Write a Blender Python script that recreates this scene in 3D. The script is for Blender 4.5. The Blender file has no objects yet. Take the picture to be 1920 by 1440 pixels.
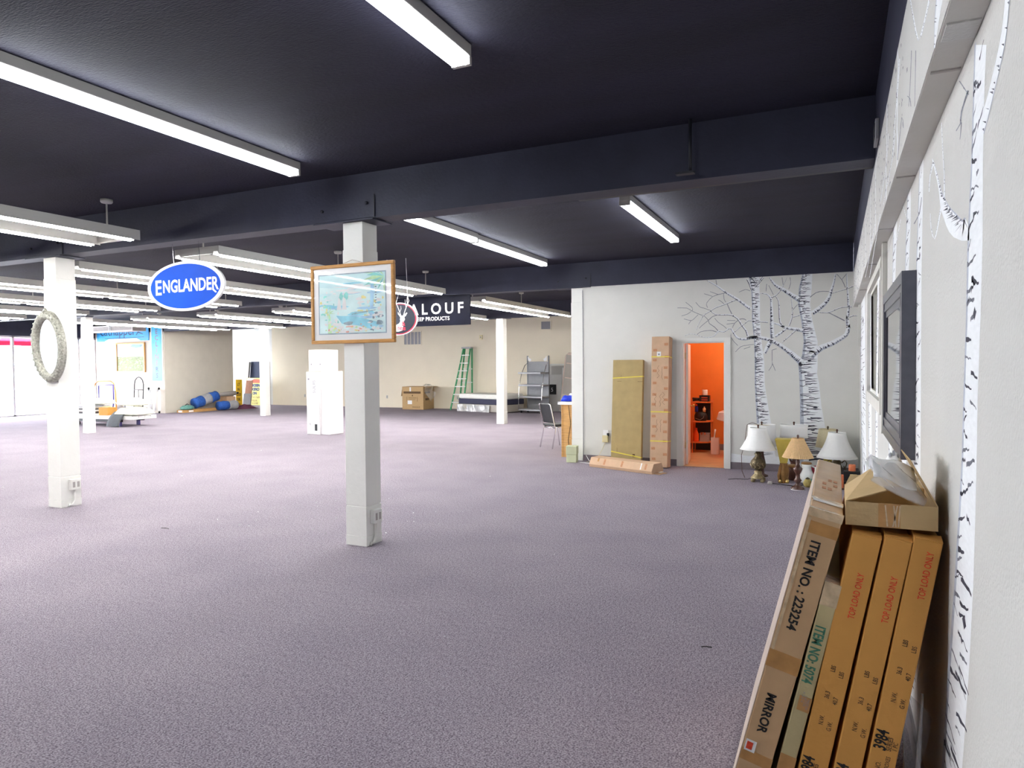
import bpy, bmesh, math, random
from mathutils import Matrix, Vector, Euler
random.seed(7)
C = bpy.context.scene.collection
SC = bpy.context.scene
PI = math.pi

# ------------------------------------------------------------------ camera
cd = bpy.data.cameras.new('camera'); cam = bpy.data.objects.new('camera', cd); C.objects.link(cam)
cd.sensor_fit = 'HORIZONTAL'; cd.sensor_width = 36.0; cd.lens = 1299.3/1920*36; cd.clip_start = .05; cd.clip_end = 300
cr, cu, cw = (0.90602459, 0.42314969, -0.00798699), (-0.00422424, 0.02791227, 0.99960145), (-0.42320398, 0.90562975, -0.02707669)
cam.matrix_world = Matrix(((cr[0], cu[0], -cw[0], 0), (cr[1], cu[1], -cw[1], 0), (cr[2], cu[2], -cw[2], 1.64), (0, 0, 0, 1)))
SC.camera = cam

# ------------------------------------------------------------------ world, exposure
w = bpy.data.worlds.new('sky'); SC.world = w; w.use_nodes = True
bg = w.node_tree.nodes['Background']; bg.inputs[0].default_value = (.86, .91, 1, 1); bg.inputs[1].default_value = 27.0
vs = SC.view_settings
vs.view_transform = 'Standard'; vs.look = 'None'; vs.exposure = 0.34; vs.gamma = 1.0; vs.use_curve_mapping = False
SC.cycles.max_bounces = 8; SC.cycles.diffuse_bounces = 5; SC.cycles.glossy_bounces = 3; SC.cycles.transparent_max_bounces = 12
SC.cycles.caustics_reflective = False; SC.cycles.caustics_refractive = False
SC.cycles.sample_clamp_indirect = 25.0
TUBE_STRENGTH = 66.0         # hanging frames
STRIP_STRENGTH = 33.0        # bare ceiling strips          # light of the fluorescent tubes
# daylight portal in the storefront opening
pl = bpy.data.lights.new('storefront_portal', 'AREA'); pl.shape = 'RECTANGLE'; pl.size = 25.4; pl.size_y = 2.75
pl.cycles.is_portal = True
po = bpy.data.objects.new('storefront_portal', pl); C.objects.link(po); po.location = (-25.95, 4.7, 1.42); po.rotation_euler = (PI/2, 0, -PI/2)

# ------------------------------------------------------------------ materials
def mat(name, col, rough=.6, noise=0.0, scale=20, bump=0.0, bscale=None, metal=0, coat=0, spec=.4, stretch=None, alpha=None, sheen=0):
    m = bpy.data.materials.new(name); m.use_nodes = True
    nt = m.node_tree; b = nt.nodes['Principled BSDF']
    b.inputs['Roughness'].default_value = rough; b.inputs['Metallic'].default_value = metal
    b.inputs['Coat Weight'].default_value = coat; b.inputs['Coat Roughness'].default_value = .05
    b.inputs['Specular IOR Level'].default_value = spec
    b.inputs['Base Color'].default_value = (*col, 1)
    tc = nt.nodes.new('ShaderNodeTexCoord')
    src = tc.outputs['Object']
    if stretch:
        mp = nt.nodes.new('ShaderNodeMapping'); mp.inputs['Scale'].default_value = stretch
        nt.links.new(src, mp.inputs[0]); src = mp.outputs[0]
    n = nt.nodes.new('ShaderNodeTexNoise'); n.inputs['Scale'].default_value = scale; n.inputs['Detail'].default_value = 4
    nt.links.new(src, n.inputs['Vector'])
    cr_ = nt.nodes.new('ShaderNodeValToRGB')
    k = noise
    cr_.color_ramp.elements[0].position = .3; cr_.color_ramp.elements[1].position = .7
    cr_.color_ramp.elements[0].color = (*[c*(1-k) for c in col], 1)
    cr_.color_ramp.elements[1].color = (*[min(1, c*(1+k)) for c in col], 1)
    nt.links.new(n.outputs[0], cr_.inputs[0]); nt.links.new(cr_.outputs[0], b.inputs['Base Color'])
    if bump:
        n2 = nt.nodes.new('ShaderNodeTexNoise'); n2.inputs['Scale'].default_value = bscale or scale; n2.inputs['Detail'].default_value = 3
        nt.links.new(src, n2.inputs['Vector'])
        bp = nt.nodes.new('ShaderNodeBump'); bp.inputs['Strength'].default_value = bump; bp.inputs['Distance'].default_value = .02
        nt.links.new(n2.outputs[0], bp.inputs['Height']); nt.links.new(bp.outputs[0], b.inputs['Normal'])
    if alpha is not None: b.inputs['Alpha'].default_value = alpha
    return m
def emis(name, col, s):
    m = bpy.data.materials.new(name); m.use_nodes = True; nt = m.node_tree; nt.nodes.clear()
    e = nt.nodes.new('ShaderNodeEmission'); e.inputs[0].default_value = (*col, 1); e.inputs[1].default_value = s
    o = nt.nodes.new('ShaderNodeOutputMaterial'); nt.links.new(e.outputs[0], o.inputs[0]); return m
def clear(name, tint=(1, 1, 1), gloss=.1, rough=.02, white=0.0):
    m = bpy.data.materials.new(name); m.use_nodes = True; nt = m.node_tree; nt.nodes.clear()
    t = nt.nodes.new('ShaderNodeBsdfTransparent'); t.inputs[0].default_value = (*tint, 1)
    g = nt.nodes.new('ShaderNodeBsdfGlossy'); g.inputs['Roughness'].default_value = rough
    lw = nt.nodes.new('ShaderNodeLayerWeight'); lw.inputs[0].default_value = .5
    pw = nt.nodes.new('ShaderNodeMath'); pw.operation = 'POWER'; pw.inputs[1].default_value = 5
    nt.links.new(lw.outputs['Facing'], pw.inputs[0])
    ad = nt.nodes.new('ShaderNodeMath'); ad.operation = 'MULTIPLY_ADD'; ad.inputs[1].default_value = .9 - gloss; ad.inputs[2].default_value = gloss
    nt.links.new(pw.outputs[0], ad.inputs[0])
    mx = nt.nodes.new('ShaderNodeMixShader'); nt.links.new(ad.outputs[0], mx.inputs[0]); nt.links.new(t.outputs[0], mx.inputs[1]); nt.links.new(g.outputs[0], mx.inputs[2])
    last = mx
    if white:
        d = nt.nodes.new('ShaderNodeBsdfDiffuse'); d.inputs[0].default_value = (.85, .86, .88, 1)
        m2 = nt.nodes.new('ShaderNodeMixShader'); m2.inputs[0].default_value = white
        nt.links.new(mx.outputs[0], m2.inputs[1]); nt.links.new(d.outputs[0], m2.inputs[2]); last = m2
    o = nt.nodes.new('ShaderNodeOutputMaterial'); nt.links.new(last.outputs[0], o.inputs[0]); return m

M = {}
def carpet_mat():
    m = mat('carpet', (.235, .205, .25), .95, .0, 30, spec=.1)
    nt = m.node_tree; b = nt.nodes['Principled BSDF']
    tc = nt.nodes.new('ShaderNodeTexCoord')
    def noise(s, d=4, st=None):
        n = nt.nodes.new('ShaderNodeTexNoise'); n.inputs['Scale'].default_value = s; n.inputs['Detail'].default_value = d
        if st:
            mp = nt.nodes.new('ShaderNodeMapping'); mp.inputs['Scale'].default_value = st; nt.links.new(tc.outputs['Object'], mp.inputs[0]); nt.links.new(mp.outputs[0], n.inputs['Vector'])
        else: nt.links.new(tc.outputs['Object'], n.inputs['Vector'])
        return n
    fine = noise(125, 4); mid = noise(1.3, 5); rib = noise(70, 2, (1, .4, 1))
    r1 = nt.nodes.new('ShaderNodeValToRGB'); e = r1.color_ramp.elements
    e[0].position = .37; e[0].color = (.13, .105, .135, 1); e[1].position = .64; e[1].color = (.47, .425, .48, 1)
    ad = nt.nodes.new('ShaderNodeMix'); ad.data_type = 'FLOAT'; ad.inputs[0].default_value = .22
    nt.links.new(fine.outputs[0], ad.inputs[2]); nt.links.new(rib.outputs[0], ad.inputs[3]); nt.links.new(ad.outputs[0], r1.inputs[0])
    r2 = nt.nodes.new('ShaderNodeValToRGB'); e = r2.color_ramp.elements
    e[0].position = .3; e[0].color = (.9, .89, .92, 1); e[1].position = .7; e[1].color = (1.06, 1.05, 1.05, 1)
    nt.links.new(mid.outputs[0], r2.inputs[0])
    mu = nt.nodes.new('ShaderNodeMix'); mu.data_type = 'RGBA'; mu.blend_type = 'MULTIPLY'; mu.inputs[0].default_value = 1
    nt.links.new(r1.outputs[0], mu.inputs[6]); nt.links.new(r2.outputs[0], mu.inputs[7]); nt.links.new(mu.outputs[2], b.inputs['Base Color'])
    bp = nt.nodes.new('ShaderNodeBump'); bp.inputs['Strength'].default_value = .5; bp.inputs['Distance'].default_value = .01
    nt.links.new(ad.outputs[0], bp.inputs['Height']); nt.links.new(bp.outputs[0], b.inputs['Normal'])
    return m
M['carpet'] = carpet_mat()
M['ceil'] = mat('dark ceiling paint', (.0115, .0105, .026), .8, .25, 1.5, .5, 60, stretch=(.5, 2, 1))
M['beam'] = mat('dark beam paint', (.028, .030, .055), .6, .15, 3, .1, 40)
M['steel_dark'] = mat('dark painted steel', (.02, .021, .03), .5, .1, 8)
M['wall'] = mat('off white wall paint', (.60, .595, .57), .85, .02, 4, .25, 90)
M['wall_tree'] = mat('pale wall paint', (.72, .715, .675), .85, .02, 4, .2, 90)
M['wall_far'] = mat('cream wall paint', (.84, .765, .62), .85, .02, 2, .1, 60)
M['wall_grey'] = mat('beige wall paint', (.62, .58, .50), .85, .03, 3, .1, 60)
M['white'] = mat('white wall paint', (.80, .80, .79), .8, .02, 3, .1, 50)
M['col'] = mat('column paint', (.82, .82, .78), .6, .02, 5, .1, 30)
M['soffit'] = mat('soffit paint', (.60, .585, .55), .8, .03, 4, .1, 30)
M['base'] = mat('vinyl baseboard', (.20, .17, .19), .6, .1, 10)
M['fix'] = mat('fixture enamel', (.46, .45, .42), .35, .01, 5)
M['tube'] = emis('fluorescent tube', (1.0, .98, .95), TUBE_STRENGTH); M['tube_strip'] = emis('strip fluorescent tube', (.90, .95, 1.0), STRIP_STRENGTH)
M['brass'] = mat('brass', (.6, .42, .15), .35, .1, 20, metal=1)
M['card'] = mat('corrugated cardboard', (.50, .335, .165), .8, .08, 12, .1, 60, stretch=(1, 1, 8))
M['card_o'] = mat('orange brown cardboard', (.68, .335, .08), .75, .05, 7, .1, 50)
M['card_l'] = mat('pale cardboard', (.54, .38, .19), .8, .07, 10, .1, 50); M['card_g'] = mat('pale green grey cardboard', (.52, .43, .23), .8, .07, 10, .1, 50)
M['card_p'] = mat('pinkish cardboard', (.60, .40, .26), .8, .07, 8, .1, 50)
M['card_y'] = mat('olive cardboard', (.46, .35, .16), .8, .06, 8, .1, 50)
M['wrap'] = mat('wrapped cardboard', (.58, .375, .20), .5, .12, 6, .25, 14, coat=.25)
M['wrap_face'] = mat('pale wrapped cardboard', (.72, .58, .46), .45, .06, 6, .3, 10, coat=.4)
M['tape'] = mat('packing tape', (.50, .26, .085), .25, .15, 20, .1, 30, coat=.6)
M['tape_l'] = mat('clear tape', (.62, .47, .30), .2, .2, 30, .3, 40, coat=.35)
M['blackink'] = mat('black ink', (.02, .018, .018), .8, .3, 60)
M['brownink'] = mat('brown ink', (.12, .07, .03), .8, .4, 60)
M['redink'] = mat('red ink', (.72, .07, .03), .8, .3, 60)
M['greenink'] = mat('green ink', (.06, .20, .13), .8, .3, 60)
M['pinkink'] = mat('salmon ink', (.52, .25, .13), .8, .2, 60)
M['paper'] = mat('white paper', (.84, .84, .84), .6, .03, 20)
M['greyprint'] = mat('grey print', (.25, .25, .28), .7, .2, 60)
M['strap'] = mat('yellow strapping', (.80, .68, .10), .4, .05, 20)
M['black'] = mat('black plastic', (.015, .015, .017), .45, .2, 20)
M['vinyl'] = mat('black vinyl', (.022, .023, .026), .45, .2, 30, .1, 80)
M['chrome'] = mat('chrome', (.75, .75, .77), .18, .03, 10, metal=1)
M['steel'] = mat('grey shelving steel', (.20, .20, .21), .5, .05, 10, metal=.3)
M['steel_l'] = mat('light grey steel', (.34, .34, .36), .45, .05, 10, metal=.2)
M['green'] = mat('green fibreglass', (.05, .33, .13), .45, .1, 10)
M['alu'] = mat('aluminium', (.78, .78, .76), .35, .05, 20, metal=.4)
M['wood'] = mat('honey wood', (.58, .33, .12), .5, .15, 6, stretch=(1, 1, 8))
M['wood_frame'] = mat('oak frame', (.55, .27, .07), .4, .15, 12, stretch=(1, 6, 6))
M['wood_dark'] = mat('dark turned wood', (.09, .035, .022), .35, .3, 14, coat=.3)
M['wood_mid'] = mat('carved brown wood', (.30, .15, .04), .45, .3, 14)
M['bronze'] = mat('aged bronze', (.13, .10, .055), .4, .45, 25, .4, 40, metal=.5)
M['bronze_l'] = mat('worn gold bronze', (.30, .24, .13), .45, .35, 30, .4, 40, metal=.4)
M['shade_w'] = mat('white linen shade', (.86, .86, .84), .8, .02, 60, .05, 200)
M['shade_t'] = mat('tan pleated silk', (.70, .47, .24), .7, .08, 40)
M['shade_b'] = mat('beige shade', (.70, .62, .40), .8, .05, 60)
M['mustard'] = mat('mustard glaze', (.60, .46, .09), .5, .1, 10)
M['ceramic'] = mat('white ceramic', (.86, .88, .85), .15, .02, 8, coat=.4)
M['teal'] = mat('teal glaze', (.12, .30, .26), .3, .3, 20)
M['ochre'] = mat('ochre glaze', (.42, .33, .10), .4, .3, 20)
M['candle_o'] = mat('orange wax', (.85, .24, .10), .5, .05, 20)
M['candle_y'] = mat('yellow wax', (.82, .62, .26), .5, .05, 20)
M['redcloth'] = mat('dark red cloth', (.28, .02, .04), .8, .2, 20)
M['mattress_w'] = mat('white mattress ticking', (.84, .83, .78), .8, .03, 20, .2, 30)
M['navy'] = mat('navy fabric', (.045, .045, .085), .8, .1, 30)
M['darkblue'] = mat('dark blue panel', (.022, .032, .075), .7, .1, 8)
M['plastic'] = mat('crumpled clear plastic', (.58, .58, .58), .12, .35, 5, 1.0, 6, coat=1)
M['blue'] = mat('bright blue cloth', (.015, .05, .62), .7, .15, 30)
M['bluefab'] = mat('blue moving blanket', (.03, .12, .46), .8, .2, 14, .3, 20)
M['greyfab'] = mat('grey moving blanket', (.42, .43, .45), .9, .1, 14, .3, 20)
M['mat_grey'] = mat('charcoal rubber mat', (.10, .11, .12), .8, .08, 10)
M['pillow'] = mat('cream fabric', (.80, .80, .68), .9, .05, 10, .3, 8)
M['orange'] = mat('orange wall paint', (.76, .215, .035), .7, .04, 5, .1, 60)
M['orange_w'] = mat('orange stained wood', (.70, .20, .05), .5, .12, 10)
M['peach'] = mat('white door paint', (.78, .72, .66), .45, .02, 6)
M['tile'] = mat('tan vinyl tile', (.60, .38, .20), .4, .12, 5)
M['orange_pl'] = mat('orange plastic', (.9, .12, .02), .35, .05, 10)
M['signblue'] = mat('royal blue print', (.008, .085, .58), .45, .12, 2.2, spec=.06)
M['sign_white'] = mat('white sign vinyl', (.88, .88, .88), .25, .01, 5, coat=.5)
M['navy_sign'] = mat('dark navy print', (.010, .011, .024), .4, .15, 3, spec=.08)
M['sign_red'] = mat('red ring vinyl', (.55, .03, .07), .3, .05, 10, coat=.5)
M['char'] = mat('charcoal sign', (.04, .045, .06), .4, .1, 5, spec=.08)
M['sky_sign'] = mat('sky blue print', (.03, .30, .66), .4, .15, 3)
M['cyan'] = mat('cyan print', (.025, .36, .62), .4, .2, 3)
M['deepblue'] = mat('dark blue lettering', (.01, .04, .12), .5, .1, 10)
M['magenta'] = mat('violet grey lettering', (.14, .12, .24), .5, .1, 10)
M['silver'] = mat('antique silver frame', (.40, .40, .345), .4, .35, 45, .7, 60, metal=.45)
M['mirror'] = mat('mirror glass', (.93, .94, .95), .02, 0, 1, metal=1)
M['frame_black'] = mat('grey black frame', (.075, .078, .105), .35, .15, 20, coat=.5)
M['mirror_dim'] = mat('tinted mirror glass', (.80, .80, .76), .03, 0, 1, metal=1)
M['winframe'] = mat('beige window paint', (.66, .65, .60), .5, .03, 8)
M['blind'] = mat('tan blind behind glass', (.60, .53, .37), .6, .08, 3)
M['storeframe'] = mat('storefront aluminium', (.55, .54, .56), .4, .05, 8, metal=.4)
M['glass'] = clear('window glass', (.97, .98, .98), .03); M['pic_glass'] = clear('picture glass', (.99, .99, .99), .006)
M['bag'] = clear('clear plastic bag', (.97, .97, .98), .12, .12, .26)
M['redawn'] = mat('red awning cloth', (.75, .02, .10), .8, .1, 5)
M['concrete'] = mat('pale concrete', (.68, .67, .65), .9, .08, 2)
M['bark_w'] = mat('painted white bark', (.83, .85, .87), .8, .04, 20, stretch=(1, 1, 4))
M['bark_g'] = mat('painted grey bark edge', (.46, .49, .56), .8, .2, 25)
M['bark_d'] = mat('painted black bark marks', (.035, .035, .055), .8, .5, 40)
M['bark_m'] = mat('painted grey bark lines', (.16, .165, .20), .8, .5, 40)
M['twig'] = mat('painted grey twigs', (.24, .25, .29), .8, .3, 40)
M['pale_green'] = mat('pale green painted wood', (.62, .66, .44), .7, .04, 10)
M['ivory'] = mat('ivory plastic', (.72, .64, .38), .4, .05, 20)
M['yellowsign'] = mat('yellow sign board', (.82, .52, .02), .6, .04, 10)
M['paleyellow'] = mat('pale yellow sign board', (.76, .74, .22), .6, .06, 10)
M['redsign'] = mat('red print', (.75, .10, .04), .6, .05, 10)
M['plum'] = mat('plum cloth', (.16, .05, .10), .9, .2, 20)
M['brownboard'] = mat('brown board', (.40, .20, .14), .7, .1, 8)
M['greypanel'] = mat('grey panel', (.42, .39, .37), .7, .05, 8)
M['pinkfab'] = mat('pink beige fabric', (.72, .58, .50), .9, .05, 20)
M['meshgrey'] = mat('grey bed base cloth', (.45, .42, .38), .9, .15, 50)
M['purple'] = mat('blue violet steel', (.10, .08, .30), .4, .1, 20)
M['orange_tube'] = mat('orange tube', (.75, .36, .10), .4, .1, 20)
M['litter'] = mat('paper crumbs', (.85, .85, .85), .8, .05, 20)

# ------------------------------------------------------------------ mesh helpers
class MB:
    def __init__(s, X=None): s.v = []; s.f = []; s.m = []; s.sm = []; s.X = X
    def add(s, vs, fs, m=0, smooth=False, X=None):
        b = len(s.v)
        for p in vs:
            p = Vector(p)
            if X is not None: p = X @ p
            if s.X is not None: p = s.X @ p
            s.v.append(p)
        for f in fs: s.f.append([b+i for i in f]); s.m.append(m); s.sm.append(smooth)
        return s
    def box(s, x0, x1, y0, y1, z0, z1, m=0, X=None):
        return s.add([(x0,y0,z0),(x1,y0,z0),(x1,y1,z0),(x0,y1,z0),(x0,y0,z1),(x1,y0,z1),(x1,y1,z1),(x0,y1,z1)],
              [(0,3,2,1),(4,5,6,7),(0,1,5,4),(1,2,6,5),(2,3,7,6),(3,0,4,7)], m, False, X)
    def tube(s, pts, r, n=8, m=0, X=None, closed=False):
        P = [Vector(p) for p in pts]; k = len(P); vs = []; fs = []
        prev = None
        for i in range(k):
            if closed: t = P[(i+1) % k] - P[(i-1) % k]
            else: t = P[min(i+1, k-1)] - P[max(i-1, 0)]
            t.normalize()
            if prev is None:
                a = t.orthogonal().normalized()
            else:
                a = (prev - t*prev.dot(t)); a = a.normalized() if a.length > 1e-6 else t.orthogonal().normalized()
            prev = a; b = t.cross(a)
            rr = r[i] if isinstance(r, (list, tuple)) else r
            for j in range(n):
                an = 2*PI*j/n; vs.append(P[i] + a*math.cos(an)*rr + b*math.sin(an)*rr)
        for i in range(k if closed else k-1):
            i2 = (i+1) % k
            for j in range(n): fs.append((i*n+j, i*n+(j+1) % n, i2*n+(j+1) % n, i2*n+j))
        if not closed: fs.append(tuple(range(n-1, -1, -1))); fs.append(tuple((k-1)*n+j for j in range(n)))
        return s.add(vs, fs, m, n > 5, X)
    def lathe(s, prof, n=20, m=0, X=None, cap=True, flute=0, nf=0, sx=1, sy=1):
        vs = []; fs = []; k = len(prof)
        for (r, z) in prof:
            for j in range(n):
                an = 2*PI*j/n; q = r*(1 + flute*math.cos(nf*an)) if flute else r
                vs.append((q*math.cos(an)*sx, q*math.sin(an)*sy, z))
        for i in range(k-1):
            for j in range(n): fs.append((i*n+j, i*n+(j+1) % n, (i+1)*n+(j+1) % n, (i+1)*n+j))
        if cap: fs.append(tuple(range(n-1, -1, -1))); fs.append(tuple((k-1)*n+j for j in range(n)))
        return s.add(vs, fs, m, True, X)
    def poly(s, pts, m=0, X=None): return s.add(pts, [tuple(range(len(pts)))], m, False, X)
    def prism(s, p2, d0, d1, axis='y', m=0, X=None):
        # p2 in the plane across axis: y -> (x,z), x -> (y,z), z -> (x,y)
        f = {'y': lambda a, b, d: (a, d, b), 'x': lambda a, b, d: (d, a, b), 'z': lambda a, b, d: (a, b, d)}[axis]
        n = len(p2); vs = [f(a, b, d0) for a, b in p2] + [f(a, b, d1) for a, b in p2]
        fs = [tuple(range(n)), tuple(range(2*n-1, n-1, -1))] + [(i, n+i, n+(i+1) % n, (i+1) % n) for i in range(n)]
        return s.add(vs, fs, m, False, X)
    def strip(s, L, R, m=0, X=None):
        n = len(L); return s.add(list(L)+list(R), [(i, i+1, n+i+1, n+i) for i in range(n-1)], m, False, X)
    def grid(s, fn, nu, nv, m=0, X=None, smooth=True):
        vs = [fn(i/nu, j/nv) for i in range(nu+1) for j in range(nv+1)]
        fs = [(i*(nv+1)+j, (i+1)*(nv+1)+j, (i+1)*(nv+1)+j+1, i*(nv+1)+j+1) for i in range(nu) for j in range(nv)]
        return s.add(vs, fs, m, smooth, X)
    def text(s, t, size, org, xd, yd, m=0, bold=0.0, align='LEFT', sx=1.0, X=None, space=1.0):
        cu_ = bpy.data.curves.new('t', 'FONT'); cu_.body = t; cu_.size = size; cu_.align_x = align; cu_.offset = bold; cu_.resolution_u = 3; cu_.space_character = space
        ob = bpy.data.objects.new('t', cu_); C.objects.link(ob)
        dg = bpy.context.evaluated_depsgraph_get(); me = ob.evaluated_get(dg).to_mesh()
        o = Vector(org); xd = Vector(xd).normalized(); yd = Vector(yd).normalized()
        s.add([o + xd*v.co.x*sx + yd*v.co.y for v in me.vertices], [tuple(p.vertices) for p in me.polygons], m, False, X)
        ob.evaluated_get(dg).to_mesh_clear(); bpy.data.objects.remove(ob); bpy.data.curves.remove(cu_)
        return s
    def build(s, name, mats, parent=None, bev=0, recalc=True, solid=0):
        me = bpy.data.meshes.new(name); me.from_pydata([tuple(v) for v in s.v], [], s.f)
        if not isinstance(mats, (list, tuple)): mats = [mats]
        for q in mats: me.materials.append(M[q] if isinstance(q, str) else q)
        for p, mi, sm in zip(me.polygons, s.m, s.sm): p.material_index = mi; p.use_smooth = sm
        me.update()
        if recalc:
            bm = bmesh.new(); bm.from_mesh(me); bmesh.ops.recalc_face_normals(bm, faces=bm.faces); bm.to_mesh(me); bm.free()
        o = bpy.data.objects.new(name, me); C.objects.link(o)
        if parent: o.parent = parent
        if bev:
            b = o.modifiers.new('bevel', 'BEVEL'); b.width = bev; b.segments = 2; b.limit_method = 'ANGLE'
        if solid:
            b = o.modifiers.new('solid', 'SOLIDIFY'); b.thickness = solid; b.offset = 0
        return o
def tag(o, label, cat, group=None):
    o['label'] = label; o['category'] = cat
    if group: o['group'] = group
    return o
def thing(name, label, cat, loc=(0,0,0), rz=0, group=None, rot=None):
    o = bpy.data.objects.new(name, None); o.empty_display_size = .1; C.objects.link(o)
    o.location = loc; o.rotation_euler = rot or (0, 0, rz)
    return tag(o, label, cat, group)
def struct(name, mb, mats, parent=None, bev=0):
    o = mb.build(name, mats, parent, bev)
    if not parent: o['kind'] = 'structure'
    return o
def copy_tree(o, parent=None):
    c = o.copy(); C.objects.link(c)
    if parent: c.parent = parent
    for ch in list(o.children): copy_tree(ch, c)
    return c
SPLIT = {'tape', 'clear_tape', 'strap', 'side_strap', 'printed_marks', 'cut_slots', 'stripe', 'slat', 'handwriting', 'wheels', 'foot_pads', 'hand_holes', 'step_brace', 'hanger', 'caps', 'clip', 'socket', 'seam', 'plastic_wrap', 'frame_rail', 'harp', 'tape_l'}
def islands(mb):
    p = list(range(len(mb.v)))
    def fd(i):
        while p[i] != i: p[i] = p[p[i]]; i = p[i]
        return i
    for f in mb.f:
        a = fd(f[0])
        for i in f[1:]: p[fd(i)] = a
    g = {}
    for k, f in enumerate(mb.f): g.setdefault(fd(f[0]), []).append(k)
    out = []
    for ks in g.values():
        q = MB(); mp = {}
        for k in ks:
            nf = []
            for i in mb.f[k]:
                if i not in mp: mp[i] = len(q.v); q.v.append(mb.v[i])
                nf.append(mp[i])
            q.f.append(nf); q.m.append(mb.m[k]); q.sm.append(mb.sm[k])
        out.append(q)
    return out
def part(name, mats, parent, fn, bev=0, label=None, solid=0):
    mb = MB(); fn(mb)
    for q in (islands(mb) if name in SPLIT else [mb]):
        o = q.build(name, mats, parent, bev, solid=solid)
        if label: o['label'] = label
    return o
def bx(name, m, parent, *a, bev=0, label=None):
    o = MB().box(*a).build(name, m, parent, bev)
    if label: o['label'] = label
    return o
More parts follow.
